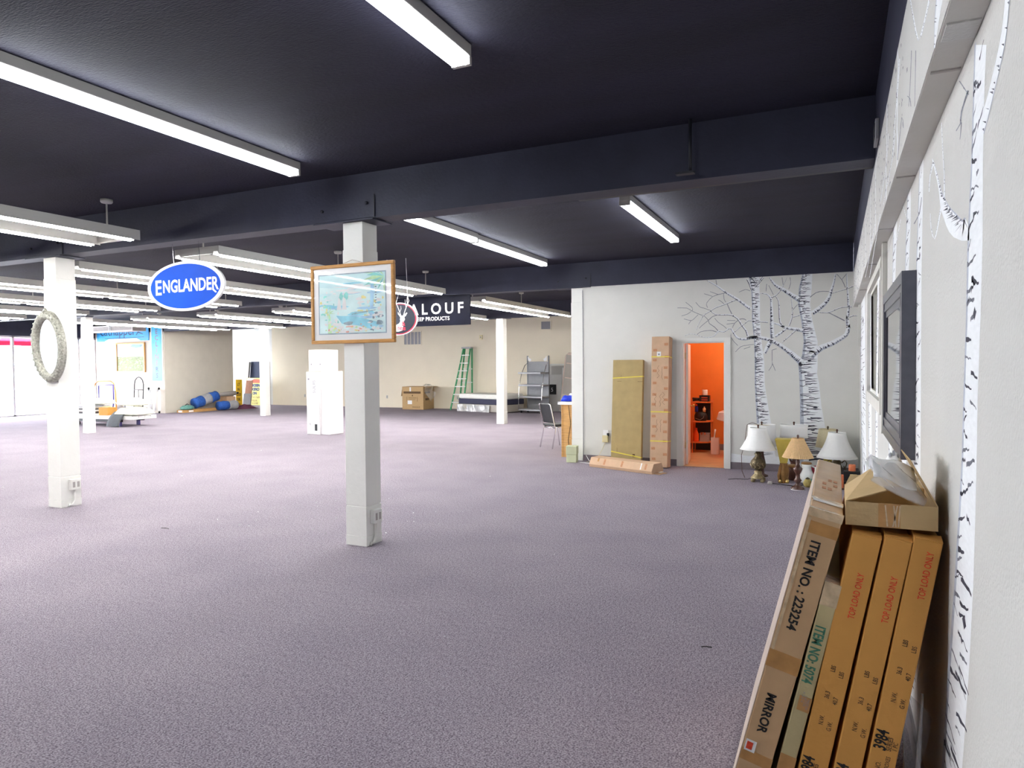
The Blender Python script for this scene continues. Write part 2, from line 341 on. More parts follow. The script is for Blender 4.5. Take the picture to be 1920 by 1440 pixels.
MURAL = {"back_trunks":[[[[-1.221,3.023],[-1.205,2.916],[-1.182,2.793],[-1.166,2.548],[-1.166,2.303],[-1.134,1.976],[-1.126,1.65],[-1.125,1.323],[-1.109,.995],[-1.093,.709],[-1.101,.422],[-1.131,.108]],[[-1.066,3.013],[-1.058,2.907],[-1.058,2.786],[-1.05,2.542],[-1.05,2.299],[-1.026,1.974],[-.987,1.648],[-.979,1.323],[-.932,.998],[-.886,.715],[-.855,.432],[-.809,.125]]],[[[-.451,2.99],[-.502,2.756],[-.516,2.519],[-.471,2.279],[-.434,1.961],[-.455,1.763],[-.506,1.604],[-.498,1.485],[-.49,1.325],[-.482,1.006],[-.481,.687],[-.488,.446],[-.509,.205],[-.553,.074]],[[-.32,2.982],[-.327,2.746],[-.348,2.511],[-.318,2.274],[-.245,1.957],[-.244,1.76],[-.243,1.602],[-.25,1.484],[-.221,1.326],[-.191,1.011],[-.139,.697],[-.074,.463],[-.002,.23],[.084,.109]]]],"back_branches":[[[-1.183,2.471,.054],[-1.205,2.489,.051],[-1.244,2.519,.047],[-1.307,2.571,.045],[-1.374,2.625,.043],[-1.426,2.66,.041],[-1.471,2.689,.04],[-1.514,2.717,.036],[-1.56,2.749,.032],[-1.622,2.801,.028],[-1.685,2.852,.024],[-1.734,2.884,.021],[-1.775,2.908,.018],[-1.812,2.931,.015],[-1.838,2.947,.012]],[[-1.703,2.945,.01],[-1.696,2.906,.01],[-1.689,2.866,.011]],[[-1.374,2.634,.021],[-1.397,2.625,.02],[-1.436,2.61,.02],[-1.498,2.587,.019],[-1.569,2.561,.019],[-1.639,2.538,.018],[-1.703,2.516,.018],[-1.746,2.493,.017],[-1.784,2.469,.016],[-1.836,2.439,.015],[-1.884,2.407,.014],[-1.91,2.375,.012],[-1.93,2.339,.011],[-1.954,2.294,.01],[-1.976,2.247,.008],[-1.992,2.204,.007],[-2.003,2.173,.006]],[[-1.784,2.469,.014],[-1.755,2.44,.015],[-1.712,2.41,.016],[-1.657,2.401,.018],[-1.595,2.399,.021],[-1.532,2.399,.022],[-1.471,2.392,.024],[-1.419,2.366,.026],[-1.374,2.329,.028],[-1.341,2.279,.029],[-1.313,2.226,.028],[-1.28,2.183,.028],[-1.252,2.143,.028],[-1.235,2.094,.03],[-1.226,2.055,.031]],[[-1.685,2.4,.012],[-1.717,2.39,.011],[-1.757,2.375,.01],[-1.783,2.353,.01],[-1.811,2.326,.01],[-1.857,2.29,.009],[-1.902,2.254,.007],[-1.936,2.223,.007],[-1.957,2.2,.006]],[[-1.533,2.569,.012],[-1.518,2.529,.013],[-1.498,2.48,.013],[-1.478,2.437,.014],[-1.462,2.405,.014]],[[-1.884,2.393,.008],[-1.853,2.363,.009],[-1.82,2.326,.01],[-1.812,2.297,.01],[-1.802,2.27,.01],[-1.763,2.241,.011],[-1.721,2.211,.012],[-1.691,2.177,.012],[-1.671,2.15,.013]],[[-1.088,2.034,.054],[-1.125,2.036,.053],[-1.174,2.036,.05],[-1.216,2.024,.049],[-1.26,2.013,.047],[-1.31,2.014,.044],[-1.356,2.025,.039],[-1.39,2.049,.036],[-1.418,2.083,.032],[-1.446,2.133,.027],[-1.471,2.176,.024],[-1.493,2.185,.021],[-1.515,2.178,.02],[-1.544,2.155,.019],[-1.577,2.133,.019],[-1.622,2.141,.018],[-1.667,2.145,.018],[-1.698,2.111,.016],[-1.73,2.073,.013],[-1.778,2.057,.011],[-1.829,2.052,.011],[-1.871,2.054,.01],[-1.912,2.063,.009],[-1.957,2.08,.009],[-2.003,2.098,.009],[-2.05,2.113,.007],[-2.096,2.119,.007],[-2.148,2.103,.006],[-2.189,2.084,.006]],[[-1.685,2.132,.012],[-1.716,2.144,.012],[-1.757,2.157,.01],[-1.796,2.161,.01],[-1.839,2.159,.009],[-1.89,2.154,.009],[-1.939,2.143,.008],[-1.973,2.12,.008],[-1.994,2.098,.006]],[[-1.453,2.194,.009],[-1.441,2.227,.009],[-1.418,2.266,.01],[-1.38,2.299,.011],[-1.339,2.323,.012],[-1.305,2.327,.012],[-1.278,2.321,.012],[-1.261,2.311,.012],[-1.252,2.302,.012]],[[-1.418,2.129,.01],[-1.374,2.171,.011],[-1.322,2.217,.013],[-1.288,2.243,.014],[-1.261,2.261,.014],[-1.24,2.282,.015],[-1.217,2.296,.015],[-1.183,2.296,.016],[-1.14,2.289,.017],[-1.085,2.28,.018],[-1.028,2.271,.019],[-.974,2.265,.021],[-.935,2.261,.021]],[[-1.902,2.399,.01],[-1.933,2.411,.009],[-1.976,2.43,.009],[-2.026,2.454,.009],[-2.077,2.48,.008],[-2.111,2.505,.008],[-2.151,2.526,.007],[-2.231,2.534,.005],[-2.301,2.537,.005]],[[-2.068,2.48,.007],[-2.061,2.5,.007],[-2.068,2.532,.007],[-2.119,2.579,.005],[-2.17,2.621,.005]],[[-2.086,2.471,.007],[-2.108,2.453,.006],[-2.142,2.431,.006],[-2.192,2.416,.006],[-2.235,2.406,.005]],[[-1.976,2.415,.007],[-2.0,2.391,.007],[-2.031,2.361,.008],[-2.055,2.338,.007],[-2.086,2.326,.007],[-2.146,2.34,.005],[-2.198,2.358,.006]],[[-2.086,2.326,.006],[-2.105,2.298,.006],[-2.124,2.271,.005]],[[-1.784,2.473,.008],[-1.83,2.492,.008],[-1.884,2.514,.008],[-1.918,2.523,.007],[-1.948,2.536,.006],[-1.984,2.576,.006],[-2.012,2.613,.005]],[[-1.56,2.735,.01],[-1.608,2.728,.01],[-1.667,2.718,.01],[-1.714,2.705,.009],[-1.757,2.685,.008],[-1.798,2.65,.007],[-1.829,2.614,.007],[-1.844,2.59,.006],[-1.847,2.569,.005],[-1.84,2.542,.005],[-1.829,2.521,.005]],[[-1.667,2.718,.006],[-1.73,2.744,.006],[-1.793,2.77,.004]],[[-1.757,2.694,.006],[-1.82,2.718,.005],[-1.884,2.742,.004]],[[-1.587,2.723,.008],[-1.584,2.684,.008],[-1.578,2.639,.007],[-1.564,2.611,.007],[-1.551,2.592,.006]],[[-1.578,2.566,.007],[-1.602,2.589,.006],[-1.631,2.614,.006],[-1.652,2.627,.005],[-1.667,2.635,.005]],[[-1.721,2.35,.006],[-1.699,2.321,.006],[-1.667,2.284,.008],[-1.626,2.253,.008],[-1.586,2.226,.007],[-1.559,2.201,.008],[-1.542,2.183,.007]],[[-1.475,2.103,.007],[-1.478,2.08,.007],[-1.475,2.048,.007],[-1.454,2.011,.007],[-1.427,1.973,.006],[-1.397,1.941,.006],[-1.374,1.917,.004]],[[-1.139,1.931,.008],[-1.181,1.926,.007],[-1.234,1.919,.007],[-1.283,1.913,.007],[-1.33,1.898,.006],[-1.375,1.856,.005],[-1.409,1.817,.004]],[[-1.191,1.896,.006],[-1.239,1.878,.005],[-1.286,1.861,.005]],[[-1.192,2.748,.007],[-1.221,2.763,.007],[-1.261,2.774,.006],[-1.313,2.758,.005],[-1.357,2.738,.004]],[[-1.542,2.252,.005],[-1.484,2.257,.006],[-1.427,2.262,.006]],[[-1.533,2.311,.004],[-1.471,2.307,.006],[-1.409,2.303,.006]],[[-.872,2.021,.069],[-.876,2.094,.065],[-.879,2.192,.061],[-.881,2.295,.055],[-.883,2.394,.049],[-.885,2.477,.044],[-.888,2.545,.038],[-.889,2.591,.034],[-.897,2.626,.031],[-.921,2.662,.025],[-.955,2.69,.019],[-1.006,2.701,.014],[-1.05,2.705,.011]],[[-.887,1.991,.068],[-.904,1.958,.069],[-.929,1.911,.069],[-.96,1.846,.061],[-.986,1.79,.053]],[[-.888,2.631,.022],[-.868,2.639,.022],[-.841,2.654,.02],[-.813,2.673,.018],[-.784,2.701,.017],[-.756,2.739,.014],[-.728,2.788,.011],[-.697,2.862,.009],[-.673,2.924,.007]],[[-.831,2.653,.015],[-.808,2.623,.016],[-.784,2.571,.018],[-.777,2.484,.02],[-.774,2.39,.022],[-.77,2.312,.024],[-.76,2.249,.026],[-.733,2.207,.028],[-.708,2.182,.03]],[[-.487,2.577,.088],[-.535,2.609,.08],[-.598,2.652,.071],[-.654,2.695,.064],[-.709,2.737,.059],[-.764,2.771,.053],[-.813,2.803,.045],[-.845,2.834,.04],[-.869,2.866,.035],[-.894,2.904,.027],[-.912,2.934,.023]],[[-.607,2.602,.011],[-.599,2.541,.012],[-.592,2.462,.013],[-.591,2.392,.016],[-.597,2.323,.019],[-.618,2.253,.022],[-.638,2.2,.024]],[[-.587,2.328,.019],[-.537,2.339,.017],[-.486,2.351,.014]],[[-.588,2.432,.009],[-.555,2.471,.009],[-.523,2.509,.007]],[[-.955,2.841,.008],[-.96,2.786,.007],[-.964,2.73,.007]],[[-.926,2.819,.008],[-.893,2.747,.008],[-.86,2.675,.007]],[[-.719,2.797,.008],[-.728,2.863,.007],[-.738,2.928,.008]],[[-.644,2.744,.008],[-.63,2.782,.008],[-.617,2.832,.007],[-.62,2.882,.007],[-.626,2.922,.006]],[[-.906,2.259,.021],[-.85,2.245,.025],[-.783,2.225,.03],[-.737,2.197,.037],[-.689,2.172,.045],[-.626,2.158,.05],[-.559,2.148,.056],[-.491,2.132,.061],[-.44,2.12,.066]],[[-.83,2.045,.046],[-.792,2.071,.042],[-.745,2.103,.037],[-.707,2.133,.033],[-.68,2.156,.03]],[[-.731,1.952,.012],[-.687,1.994,.014],[-.633,2.045,.018],[-.585,2.09,.02],[-.55,2.123,.022]],[[-.317,2.372,.073],[-.29,2.393,.072],[-.25,2.423,.072],[-.2,2.462,.069],[-.152,2.507,.065],[-.116,2.556,.059],[-.09,2.607,.053],[-.075,2.653,.048],[-.063,2.703,.043],[-.045,2.764,.035],[-.029,2.827,.029],[-.018,2.888,.024],[-.011,2.933,.021]],[[-.35,2.61,.012],[-.315,2.641,.012],[-.269,2.674,.011],[-.224,2.687,.011],[-.179,2.689,.01],[-.129,2.686,.009],[-.09,2.68,.008]],[[-.054,2.654,.011],[-.006,2.669,.012],[.051,2.687,.013],[.086,2.694,.014],[.121,2.703,.016],[.178,2.725,.019],[.225,2.745,.021]],[[-.25,2.389,.014],[-.186,2.378,.015],[-.107,2.374,.017],[-.041,2.398,.017],[.017,2.427,.018],[.062,2.441,.018],[.105,2.448,.018],[.163,2.449,.017],[.209,2.448,.017]],[[-.098,2.373,.011],[-.051,2.346,.012],[.009,2.311,.014],[.068,2.276,.015],[.114,2.249,.017]],[[-.347,1.737,.131],[-.327,1.759,.125],[-.293,1.79,.116],[-.243,1.829,.104],[-.185,1.867,.094],[-.127,1.891,.087],[-.069,1.914,.082],[-.01,1.946,.078],[.046,1.98,.073],[.095,2.011,.07],[.133,2.045,.066],[.153,2.09,.063],[.16,2.141,.059],[.157,2.196,.054],[.151,2.257,.048],[.156,2.328,.043],[.162,2.402,.038],[.163,2.472,.034],[.161,2.546,.032],[.155,2.63,.026],[.147,2.721,.021],[.142,2.833,.017],[.138,2.923,.014]],[[.175,2.3,.021],[.198,2.309,.02],[.227,2.317,.018],[.256,2.317,.015],[.279,2.315,.014]],[[.121,2.732,.01],[.103,2.78,.01],[.077,2.84,.009],[.039,2.893,.008],[.006,2.932,.007]],[[.077,2.85,.007],[.107,2.889,.007],[.138,2.928,.007]],[[-.877,1.839,.009],[-.876,1.769,.009],[-.875,1.688,.007],[-.872,1.643,.007],[-.876,1.607,.007],[-.9,1.562,.006],[-.924,1.526,.004]],[[-.872,1.637,.007],[-.85,1.581,.006],[-.829,1.526,.004]],[[-.872,1.839,.01],[-.841,1.849,.009],[-.811,1.858,.007]],[[-1.118,2.809,.016],[-1.098,2.828,.02],[-1.07,2.857,.023],[-1.033,2.901,.022],[-1.003,2.939,.019]],[[-1.176,2.762,.016],[-1.188,2.809,.024],[-1.205,2.865,.031],[-1.224,2.903,.028],[-1.239,2.928,.023]],[[-.438,1.614,.11],[-.463,1.642,.106],[-.502,1.684,.099],[-.555,1.736,.091],[-.614,1.79,.082],[-.67,1.838,.075],[-.726,1.882,.072],[-.777,1.921,.068],[-.83,1.954,.064],[-.889,1.984,.06],[-.953,2.008,.057],[-1.024,2.027,.056],[-1.097,2.038,.054],[-1.179,2.038,.052],[-1.243,2.034,.05]],[[-1.12,2.887,.031],[-1.143,2.916,.036],[-1.174,2.955,.039],[-1.209,2.994,.035],[-1.236,3.024,.031]],[[-1.081,2.868,.023],[-1.057,2.903,.023],[-1.028,2.946,.023],[-1.001,2.982,.019],[-.982,3.008,.016]]],"right_trunks":[[[[2.073,2.428],[2.084,2.346],[2.103,2.152],[2.148,1.957],[2.161,1.75],[2.191,1.537],[2.208,1.377],[2.245,1.239],[2.318,.995],[2.417,.723],[2.503,.436],[2.534,.351],[2.682,-.022],[3.012,-.865]],[[1.919,2.365],[1.935,2.292],[1.947,2.111],[1.941,1.924],[1.957,1.738],[1.984,1.547],[1.987,1.405],[1.995,1.287],[2.016,1.084],[2.061,.866],[2.129,.626],[2.151,.557],[2.216,.282],[2.364,-.3]]],[[[3.345,2.368],[3.427,2.036],[3.454,1.209],[3.499,.884],[3.633,.359]],[[3.185,2.332],[3.219,2.011],[3.202,1.241],[3.22,.946],[3.249,.5]]],[[[3.854,2.446],[3.899,2.314],[3.964,2.035],[4.047,1.187],[4.091,.946]],[[3.692,2.411],[3.681,2.275],[3.792,2.017],[3.81,1.214],[3.849,.988]]],[[[4.768,2.407],[4.804,2.09],[4.973,1.435],[5.068,.879]],[[4.499,2.362],[4.591,2.07],[4.766,1.444],[4.784,.923]]],[[[6.474,2.603],[6.66,1.319],[6.664,.61]],[[6.236,2.567],[6.327,1.335],[6.29,.669]]],[[[8.188,2.28],[8.067,1.416],[7.934,.465]],[[7.63,2.235],[7.468,1.433],[7.246,.568]]],[[[10.825,2.365],[10.646,1.344],[9.802,.15]],[[9.226,2.256],[8.93,1.392],[8.468,.355]]]],"right_branches":[[[[1.936,2.168],[1.912,2.178],[1.88,2.193],[1.852,2.208],[1.821,2.226],[1.782,2.245],[1.747,2.266],[1.724,2.283],[1.706,2.303],[1.693,2.33],[1.682,2.356],[1.67,2.375],[1.661,2.387]],[[2.015,2.195],[1.99,2.206],[1.956,2.221],[1.921,2.235],[1.885,2.251],[1.843,2.271],[1.806,2.291],[1.778,2.308],[1.757,2.326],[1.74,2.352],[1.727,2.378],[1.713,2.397],[1.704,2.409]]],[[[2.192,2.024],[2.219,2.025],[2.214,2.022],[2.19,2.015],[2.219,2.021],[2.282,2.041],[2.359,2.069],[2.432,2.094],[2.503,2.122],[2.582,2.16],[2.66,2.204],[2.725,2.251],[2.783,2.295],[2.842,2.334],[2.885,2.362]],[[2.048,1.943],[2.111,1.95],[2.239,1.969],[2.383,2.002],[2.475,2.033],[2.54,2.064],[2.588,2.093],[2.633,2.119],[2.675,2.148],[2.7,2.181],[2.725,2.217],[2.775,2.261],[2.832,2.306],[2.88,2.343],[2.915,2.369]]],[[[2.569,2.149],[2.572,2.182],[2.58,2.227],[2.601,2.274],[2.625,2.323],[2.645,2.377],[2.659,2.419]],[[2.606,2.157],[2.603,2.189],[2.605,2.233],[2.623,2.28],[2.645,2.329],[2.662,2.382],[2.674,2.423]]],[[[2.891,2.35],[2.931,2.34],[2.976,2.323],[2.994,2.295],[3.001,2.27]],[[2.847,2.337],[2.892,2.329],[2.944,2.315],[2.966,2.288],[2.976,2.265]]],[[[2.681,2.147],[2.711,2.125],[2.752,2.099],[2.792,2.079],[2.826,2.071],[2.857,2.085],[2.903,2.116],[2.929,2.151],[2.942,2.18]],[[2.642,2.139],[2.678,2.118],[2.724,2.093],[2.765,2.073],[2.815,2.065],[2.883,2.088],[2.926,2.119],[2.948,2.154],[2.958,2.183]]],[[[2.174,2.352],[2.222,2.342],[2.275,2.329],[2.289,2.314],[2.29,2.301]],[[2.15,2.342],[2.199,2.333],[2.252,2.321],[2.268,2.307],[2.271,2.295]]],[[[2.288,2.301],[2.325,2.302],[2.363,2.303]],[[2.272,2.295],[2.311,2.297],[2.35,2.298]]],[[[2.269,2.298],[2.28,2.278],[2.292,2.258]],[[2.255,2.293],[2.269,2.274],[2.282,2.255]]],[[[2.314,2.426],[2.234,2.379],[2.16,2.335]],[[2.298,2.422],[2.22,2.375],[2.146,2.331]]],[[[3.74,2.286],[3.828,2.324],[3.944,2.375],[4.054,2.426],[4.14,2.468]],[[3.78,2.292],[3.867,2.33],[3.981,2.381],[4.088,2.432],[4.171,2.474]]],[[[3.518,2.244],[3.411,2.244],[3.301,2.249],[3.253,2.275],[3.23,2.3]],[[3.549,2.252],[3.441,2.251],[3.331,2.256],[3.278,2.28],[3.25,2.304]]],[[[4.628,2.29],[4.483,2.325],[4.33,2.362],[4.246,2.383],[4.199,2.396]],[[4.677,2.298],[4.529,2.333],[4.373,2.37],[4.284,2.391],[4.232,2.402]]],[[[6.006,2.126],[5.884,2.228],[5.697,2.331],[5.416,2.364],[5.191,2.372]],[[6.078,2.132],[5.953,2.235],[5.761,2.339],[5.471,2.372],[5.241,2.38]]]],"soffit":[[[[1.993,2.573],[2.025,2.566],[2.062,2.553],[2.08,2.536],[2.091,2.513],[2.096,2.477],[2.098,2.447]],[[1.866,2.507],[1.9,2.502],[1.943,2.496],[1.976,2.487],[2.007,2.475],[2.045,2.455],[2.076,2.438]]],[[[2.774,2.885],[2.724,2.835],[2.656,2.769],[2.582,2.695],[2.494,2.629],[2.387,2.602],[2.321,2.605],[2.257,2.607],[2.205,2.612],[2.175,2.619],[2.159,2.625]],[[2.736,2.867],[2.688,2.819],[2.62,2.754],[2.54,2.678],[2.47,2.623],[2.427,2.62],[2.355,2.621],[2.292,2.624],[2.242,2.63],[2.212,2.637],[2.195,2.643]]],[[[2.714,2.689],[2.725,2.65],[2.743,2.601],[2.769,2.56],[2.793,2.528]],[[2.692,2.68],[2.704,2.642],[2.723,2.594],[2.752,2.553],[2.777,2.523]]],[[[2.572,2.632],[2.575,2.592],[2.579,2.542],[2.584,2.495],[2.588,2.46]],[[2.549,2.622],[2.555,2.584],[2.562,2.535],[2.569,2.49],[2.574,2.456]]],[[[3.219,2.86],[3.248,2.826],[3.292,2.78],[3.349,2.739],[3.418,2.69],[3.51,2.617],[3.588,2.553]],[[3.166,2.839],[3.193,2.805],[3.236,2.76],[3.299,2.721],[3.376,2.676],[3.472,2.606],[3.554,2.544]]],[[[2.983,2.512],[3.009,2.55],[3.082,2.583],[3.182,2.533],[3.279,2.472]],[[3.006,2.519],[3.032,2.557],[3.058,2.575],[3.156,2.526],[3.251,2.464]]],[[[3.856,2.752],[3.88,2.707],[3.964,2.652],[4.227,2.599],[4.51,2.553]],[[3.817,2.74],[3.841,2.696],[3.923,2.641],[4.18,2.588],[4.457,2.542]]],[[[3.406,2.618],[3.463,2.59],[3.591,2.554],[3.907,2.518],[4.252,2.485]],[[3.376,2.609],[3.429,2.58],[3.551,2.543],[3.863,2.507],[4.206,2.475]]],[[[5.12,2.542],[5.442,2.499],[5.898,2.442],[6.347,2.402],[6.723,2.374]],[[5.038,2.526],[5.356,2.484],[5.806,2.429],[6.253,2.39],[6.628,2.362]]],[[[4.503,2.491],[4.744,2.454],[5.096,2.4],[5.506,2.336],[5.875,2.279]],[[4.45,2.48],[4.685,2.443],[5.028,2.389],[5.426,2.325],[5.784,2.269]]],[[[2.855,2.585],[2.809,2.567],[2.761,2.544],[2.733,2.521],[2.716,2.503]],[[2.844,2.583],[2.791,2.562],[2.734,2.536],[2.709,2.513],[2.697,2.497]]]]}
# ------------------------------------------------------------------ the shell
XR, XL, YB, YF, ZC = .31, -25.8, -8.0, 22.9, 3.37
struct('floor', MB().box(XL-.2, XR+.2, YB-.2, 23.6, -.12, 0), 'carpet')
struct('ceiling', MB().box(XL-.2, XR+.2, YB-.2, 23.6, ZC, ZC+.15), 'ceil')
# right wall around its window
wr = MB()
wr.box(XR, XR+.2, YB, 5.58, 0, ZC).box(XR, XR+.2, 7.72, 11.32, 0, ZC).box(XR, XR+.2, 5.58, 7.72, 0, 1.36).box(XR, XR+.2, 5.58, 7.72, 2.32, ZC)
wall_right = struct('wall_right', wr, 'wall')
sf = struct('trim_1', MB().box(.226, XR, YB, 11.2, 2.445, 2.93), 'wall')
sf2 = MB()
sf2.box(.2285, .3095, YB, 11.195, 2.4425, 2.4448)
o = sf2.build('underside', 'soffit', sf)
for i, yy in enumerate((1.95, 2.25, 3.45, 4.75, 6.4, 8.6)):
    MB().box(.235, .306, yy, yy+(.10 if i in (0, 3) else .012), 2.438, 2.4425).build('joint_strip', 'wall' if i in (0, 3) else 'greypanel', sf)
struct('trim_2', MB().box(.226, XR, YB, 11.2, 2.93, ZC), 'beam')
struct('wall_front', MB().box(XL, XR, YB-.2, YB, 0, ZC), 'wall')
# tree wall with the restroom door opening
DX0, DX1, DZ = -2.225, -1.565, 1.985
wb = MB()
wb.box(-3.9, DX0, 11.2, 11.32, 0, 2.955).box(DX1, XR, 11.2, 11.32, 0, 2.955).box(DX0, DX1, 11.2, 11.32, DZ, 2.955)
wall_back = struct('wall_back', wb, 'wall_tree')
struct('wall_partition', MB().box(-4.02, -3.9, 11.42, YF, 0, ZC), 'wall_far')
wall_far = struct('wall_far', MB().box(-22.2, -4.02, YF, YF+.2, 0, ZC), 'wall_far')
MB().box(-22.19, -4.03, YF-.012, YF-.0005, 0, .10).build('baseboard', 'wall_far', wall_far)
struct('wall_recess', MB().box(XL, -22.2, 23.35, 23.5, 0, ZC).box(-22.32, -22.2, YF, 23.35, 0, ZC), 'white')
struct('wall_storage', MB().box(XL, -22.0, 17.4, 20.55, 0, ZC), 'wall_grey')
MB().box(-22.05, -21.985, 17.385, 17.45, 0, ZC)
# baseboards of the tree wall
for a_, b_ in ((-3.9, -2.31), (-1.49, .30)):
    struct('baseboard_back' , MB().box(a_, b_, 11.186, 11.2, 0, .105), 'base')
struct('trim_3', MB().box(.297, .3098, 2.0, 11.18, 0, .105), 'base')
# ceiling beams over the column rows
def beam(y0, y1, z0):
    b = struct('ceiling_beam', MB().box(XL, .224, y0, y1, z0, ZC), 'beam')
    return b
b1 = beam(5.11, 5.33, 2.965); b2 = beam(11.19, 11.42, 2.955); b3 = beam(17.40, 17.62, 2.96); beam(-1.1, -.88, 2.965)
for b, y0, xs in ((b1, 5.11, (-3.97, -8.36)), (b2, 11.19, (-4.0, -8.52, -17.25)), (b3, 17.40, (-8.5, -17.55))):
    for x in xs:
        MB().box(x-.42, x+.25, y0-.008, y0, 2.97, 3.10).box(x-.42, x+.25, y0-.035, y0+.255, 2.947, 2.957).build('saddle_plate', 'beam', b)
        MB().box(x+.244, x+.252, y0-.014, y0-.008, 2.97, 3.17).build('joint_strip', 'steel_dark', b)
        for dx in (-.33, .17):
            q = MB().lathe([(.014, 0), (.014, .018)], 6, 0, Matrix.Translation((x+dx, y0-.008, 3.07+.03*(dx > 0))) @ Matrix.Rotation(PI/2, 4, 'X')); q.build('bolt', 'steel_dark', b)
# a rail fixed under the front beam near the right wall
MB().box(-1.9, .224, 5.335, 5.40, 2.972, 3.02).build('ledger', 'steel_dark', b1)

# storefront on the left
st = struct('wall_left', MB().box(XL-.2, XL, YB, 17.4, 2.80, ZC).box(XL-.2, XL, YB, -7.8, 0, 2.8).box(XL-.2, XL, -2.8, 7.2, 0, 2.8).box(XL-.2, XL, 17.4, 20.7, 0, ZC).box(XL-.2, XL, 20.7, 23.5, 2.8, ZC).box(XL-.2, XL, 23.2, 23.5, 0, 2.8), 'beam')  # unseen middle stretch is kept solid to cut daylight on the right wall
ys = [-7.8, -5.3, -2.8, -.3, 2.2, 4.7, 7.2, 9.7, 11.9, 14.45, 16.75, 17.4]
win = MB()
for y in ys:
    if not -2.5 < y < 7: win.box(XL-.10, XL, y-.035, y+.035, 0, 2.8)
for a_, b_ in ((-7.8, -2.8), (7.2, 17.4)): win.box(XL-.10, XL, a_, b_, 0, .04).box(XL-.10, XL, a_, b_, 2.74, 2.80)
win.box(XL-.10, XL, 20.7, 23.2, 0, .04).box(XL-.10, XL, 20.7, 23.2, 2.74, 2.8).box(XL-.10, XL, 20.7, 20.77, .04, 2.74).box(XL-.10, XL, 23.13, 23.2, .04, 2.74)  # unseen extra window, added to let daylight into the far recess
wn = struct('window_1', win, 'storeframe')
MB().box(XL-.056, XL-.05, 20.77, 23.13, .04, 2.74).build('pane', 'glass', wn)
for a_, b_ in zip(ys[:-1], ys[1:]):
    if not -2.9 < a_ < 7: MB().box(XL-.056, XL-.05, a_+.035, b_-.035, .04, 2.74).build('pane', 'glass', wn)
# outside: pavement and a red awning over the shop window
struct('pavement', MB().box(-60, XL-.2, -40, 60, -.14, -.02), 'concrete')
aw = thing('awning', 'red cloth awning outside above the shop window', 'awning', (XL-.25, 4.7, 0))
MB().add([(0,-12.6,2.86),(0,12.6,2.86),(-1.2,12.6,2.66),(-1.2,-12.6,2.66)], [(0,1,2,3)]).add([(-1.2,-12.6,2.66),(-1.2,12.6,2.66),(-1.2,12.6,2.50),(-1.2,-12.6,2.50)], [(0,1,2,3)]).build('canopy', 'redawn', aw, solid=.01)
for k in range(9): MB().tube([(0, -12+3*k, 2.80), (-1.19, -12+3*k, 2.62)], .015, 6).build('strut', 'storeframe', aw)

# window in the right wall
w2 = MB()
Y0, Y1, Z0, Z1 = 5.58, 7.72, 1.36, 2.32
for (a, b, c, d) in ((Y0-.09, Y1+.09, Z0-.09, Z0), (Y0-.09, Y1+.09, Z1, Z1+.06), (Y0-.09, Y0, Z0, Z1), (Y1, Y1+.09, Z0, Z1)):
    w2.box(XR-.03, XR, a, b, c, d)
for (a, b, c, d) in ((Y0, Y1, Z0, Z0+.03), (Y0, Y1, Z1-.03, Z1), (Y0, Y0+.03, Z0, Z1), (Y1-.03, Y1, Z0, Z1)):
    w2.box(XR, XR+.12, a, b, c, d)
w2o = struct('window_2', w2, 'winframe')
MB().box(XR+.0125, XR+.0155, 6.62, 6.68, Z0+.03, Z1-.03).build('mullion', 'winframe', w2o)
MB().box(XR+.010, XR+.012, Y0+.03, Y1-.03, Z0+.03, Z1-.03).build('pane', 'glass', w2o)
MB().box(XR+.016, XR+.022, Y0, Y1, Z0, Z1).build('blind', 'blind', w2o)
# narrow batten beside the window and in the corner
struct('trim_4', MB().box(XR-.03, XR-.0005, 5.28, 5.36, 1.16, 2.44), 'winframe')
struct('trim_5', MB().box(XR-.035, XR-.0005, 10.6, 10.66, 1.86, 2.43), 'winframe')

# ------------------------------------------------------------------ restroom
struct('floor_restroom', MB().box(-2.9, -.5, 11.2, 13.62, 0, .006), 'tile')
struct('wall_restroom', MB().box(-2.9, -.5, 13.5, 13.6, 0, 2.6).box(-2.9, -2.8, 11.33, 13.5, 0, 2.6).box(-.6, -.5, 11.33, 13.5, 0, 2.6).box(-2.8, DX0-.1, 11.322, 11.33, 0, 2.6).box(DX1+.1, -.6, 11.322, 11.33, 0, 2.6), 'orange')
struct('ceiling_restroom', MB().box(-2.9, -.5, 11.33, 13.6, 2.6, 2.66), 'white')
struct('baseboard_restroom', MB().box(-2.8, -.6, 13.485, 13.5, .006, .12), 'base')
dr = MB()
dr.box(DX0-.085, DX0, 11.17, 11.2, 0, DZ+.06).box(DX1, DX1+.085, 11.17, 11.2, 0, DZ+.06).box(DX0, DX1, 11.17, 11.2, DZ, DZ+.06)
dr.box(DX0, DX0+.018, 11.2, 11.34, 0, DZ).box(DX1-.018, DX1, 11.2, 11.34, 0, DZ).box(DX0+.018, DX1-.018, 11.2, 11.34, DZ-.018, DZ)
d1 = struct('door_1', dr, 'col')
leafX = Matrix.Translation((DX0+.025, 11.345, 0)) @ Matrix.Rotation(math.radians(97), 4, 'Z')
lf = MB(leafX).box(0, .62, -.038, 0, .012, DZ-.025).build('door_leaf', 'peach', d1, .003)
for z in (.28, 1.72): MB().box(DX0+.012, DX0+.03, 11.325, 11.35, z, z+.10).build('hinge', 'brass', d1)
kn = MB(leafX @ Matrix.Translation((.555, -.038, .93)) @ Matrix.Rotation(PI/2, 4, 'X')).lathe([(.025, 0), (.010, .012), (.010, .035), (.026, .045), (.028, .06), (.018, .072)], 14)
kn.build('door_handle', 'brass', d1)
rl = bpy.data.lights.new('restroom_fill_light', 'POINT'); rl.energy = 30; rl.shadow_soft_size = .12; rl.color = (1, .86, .68)
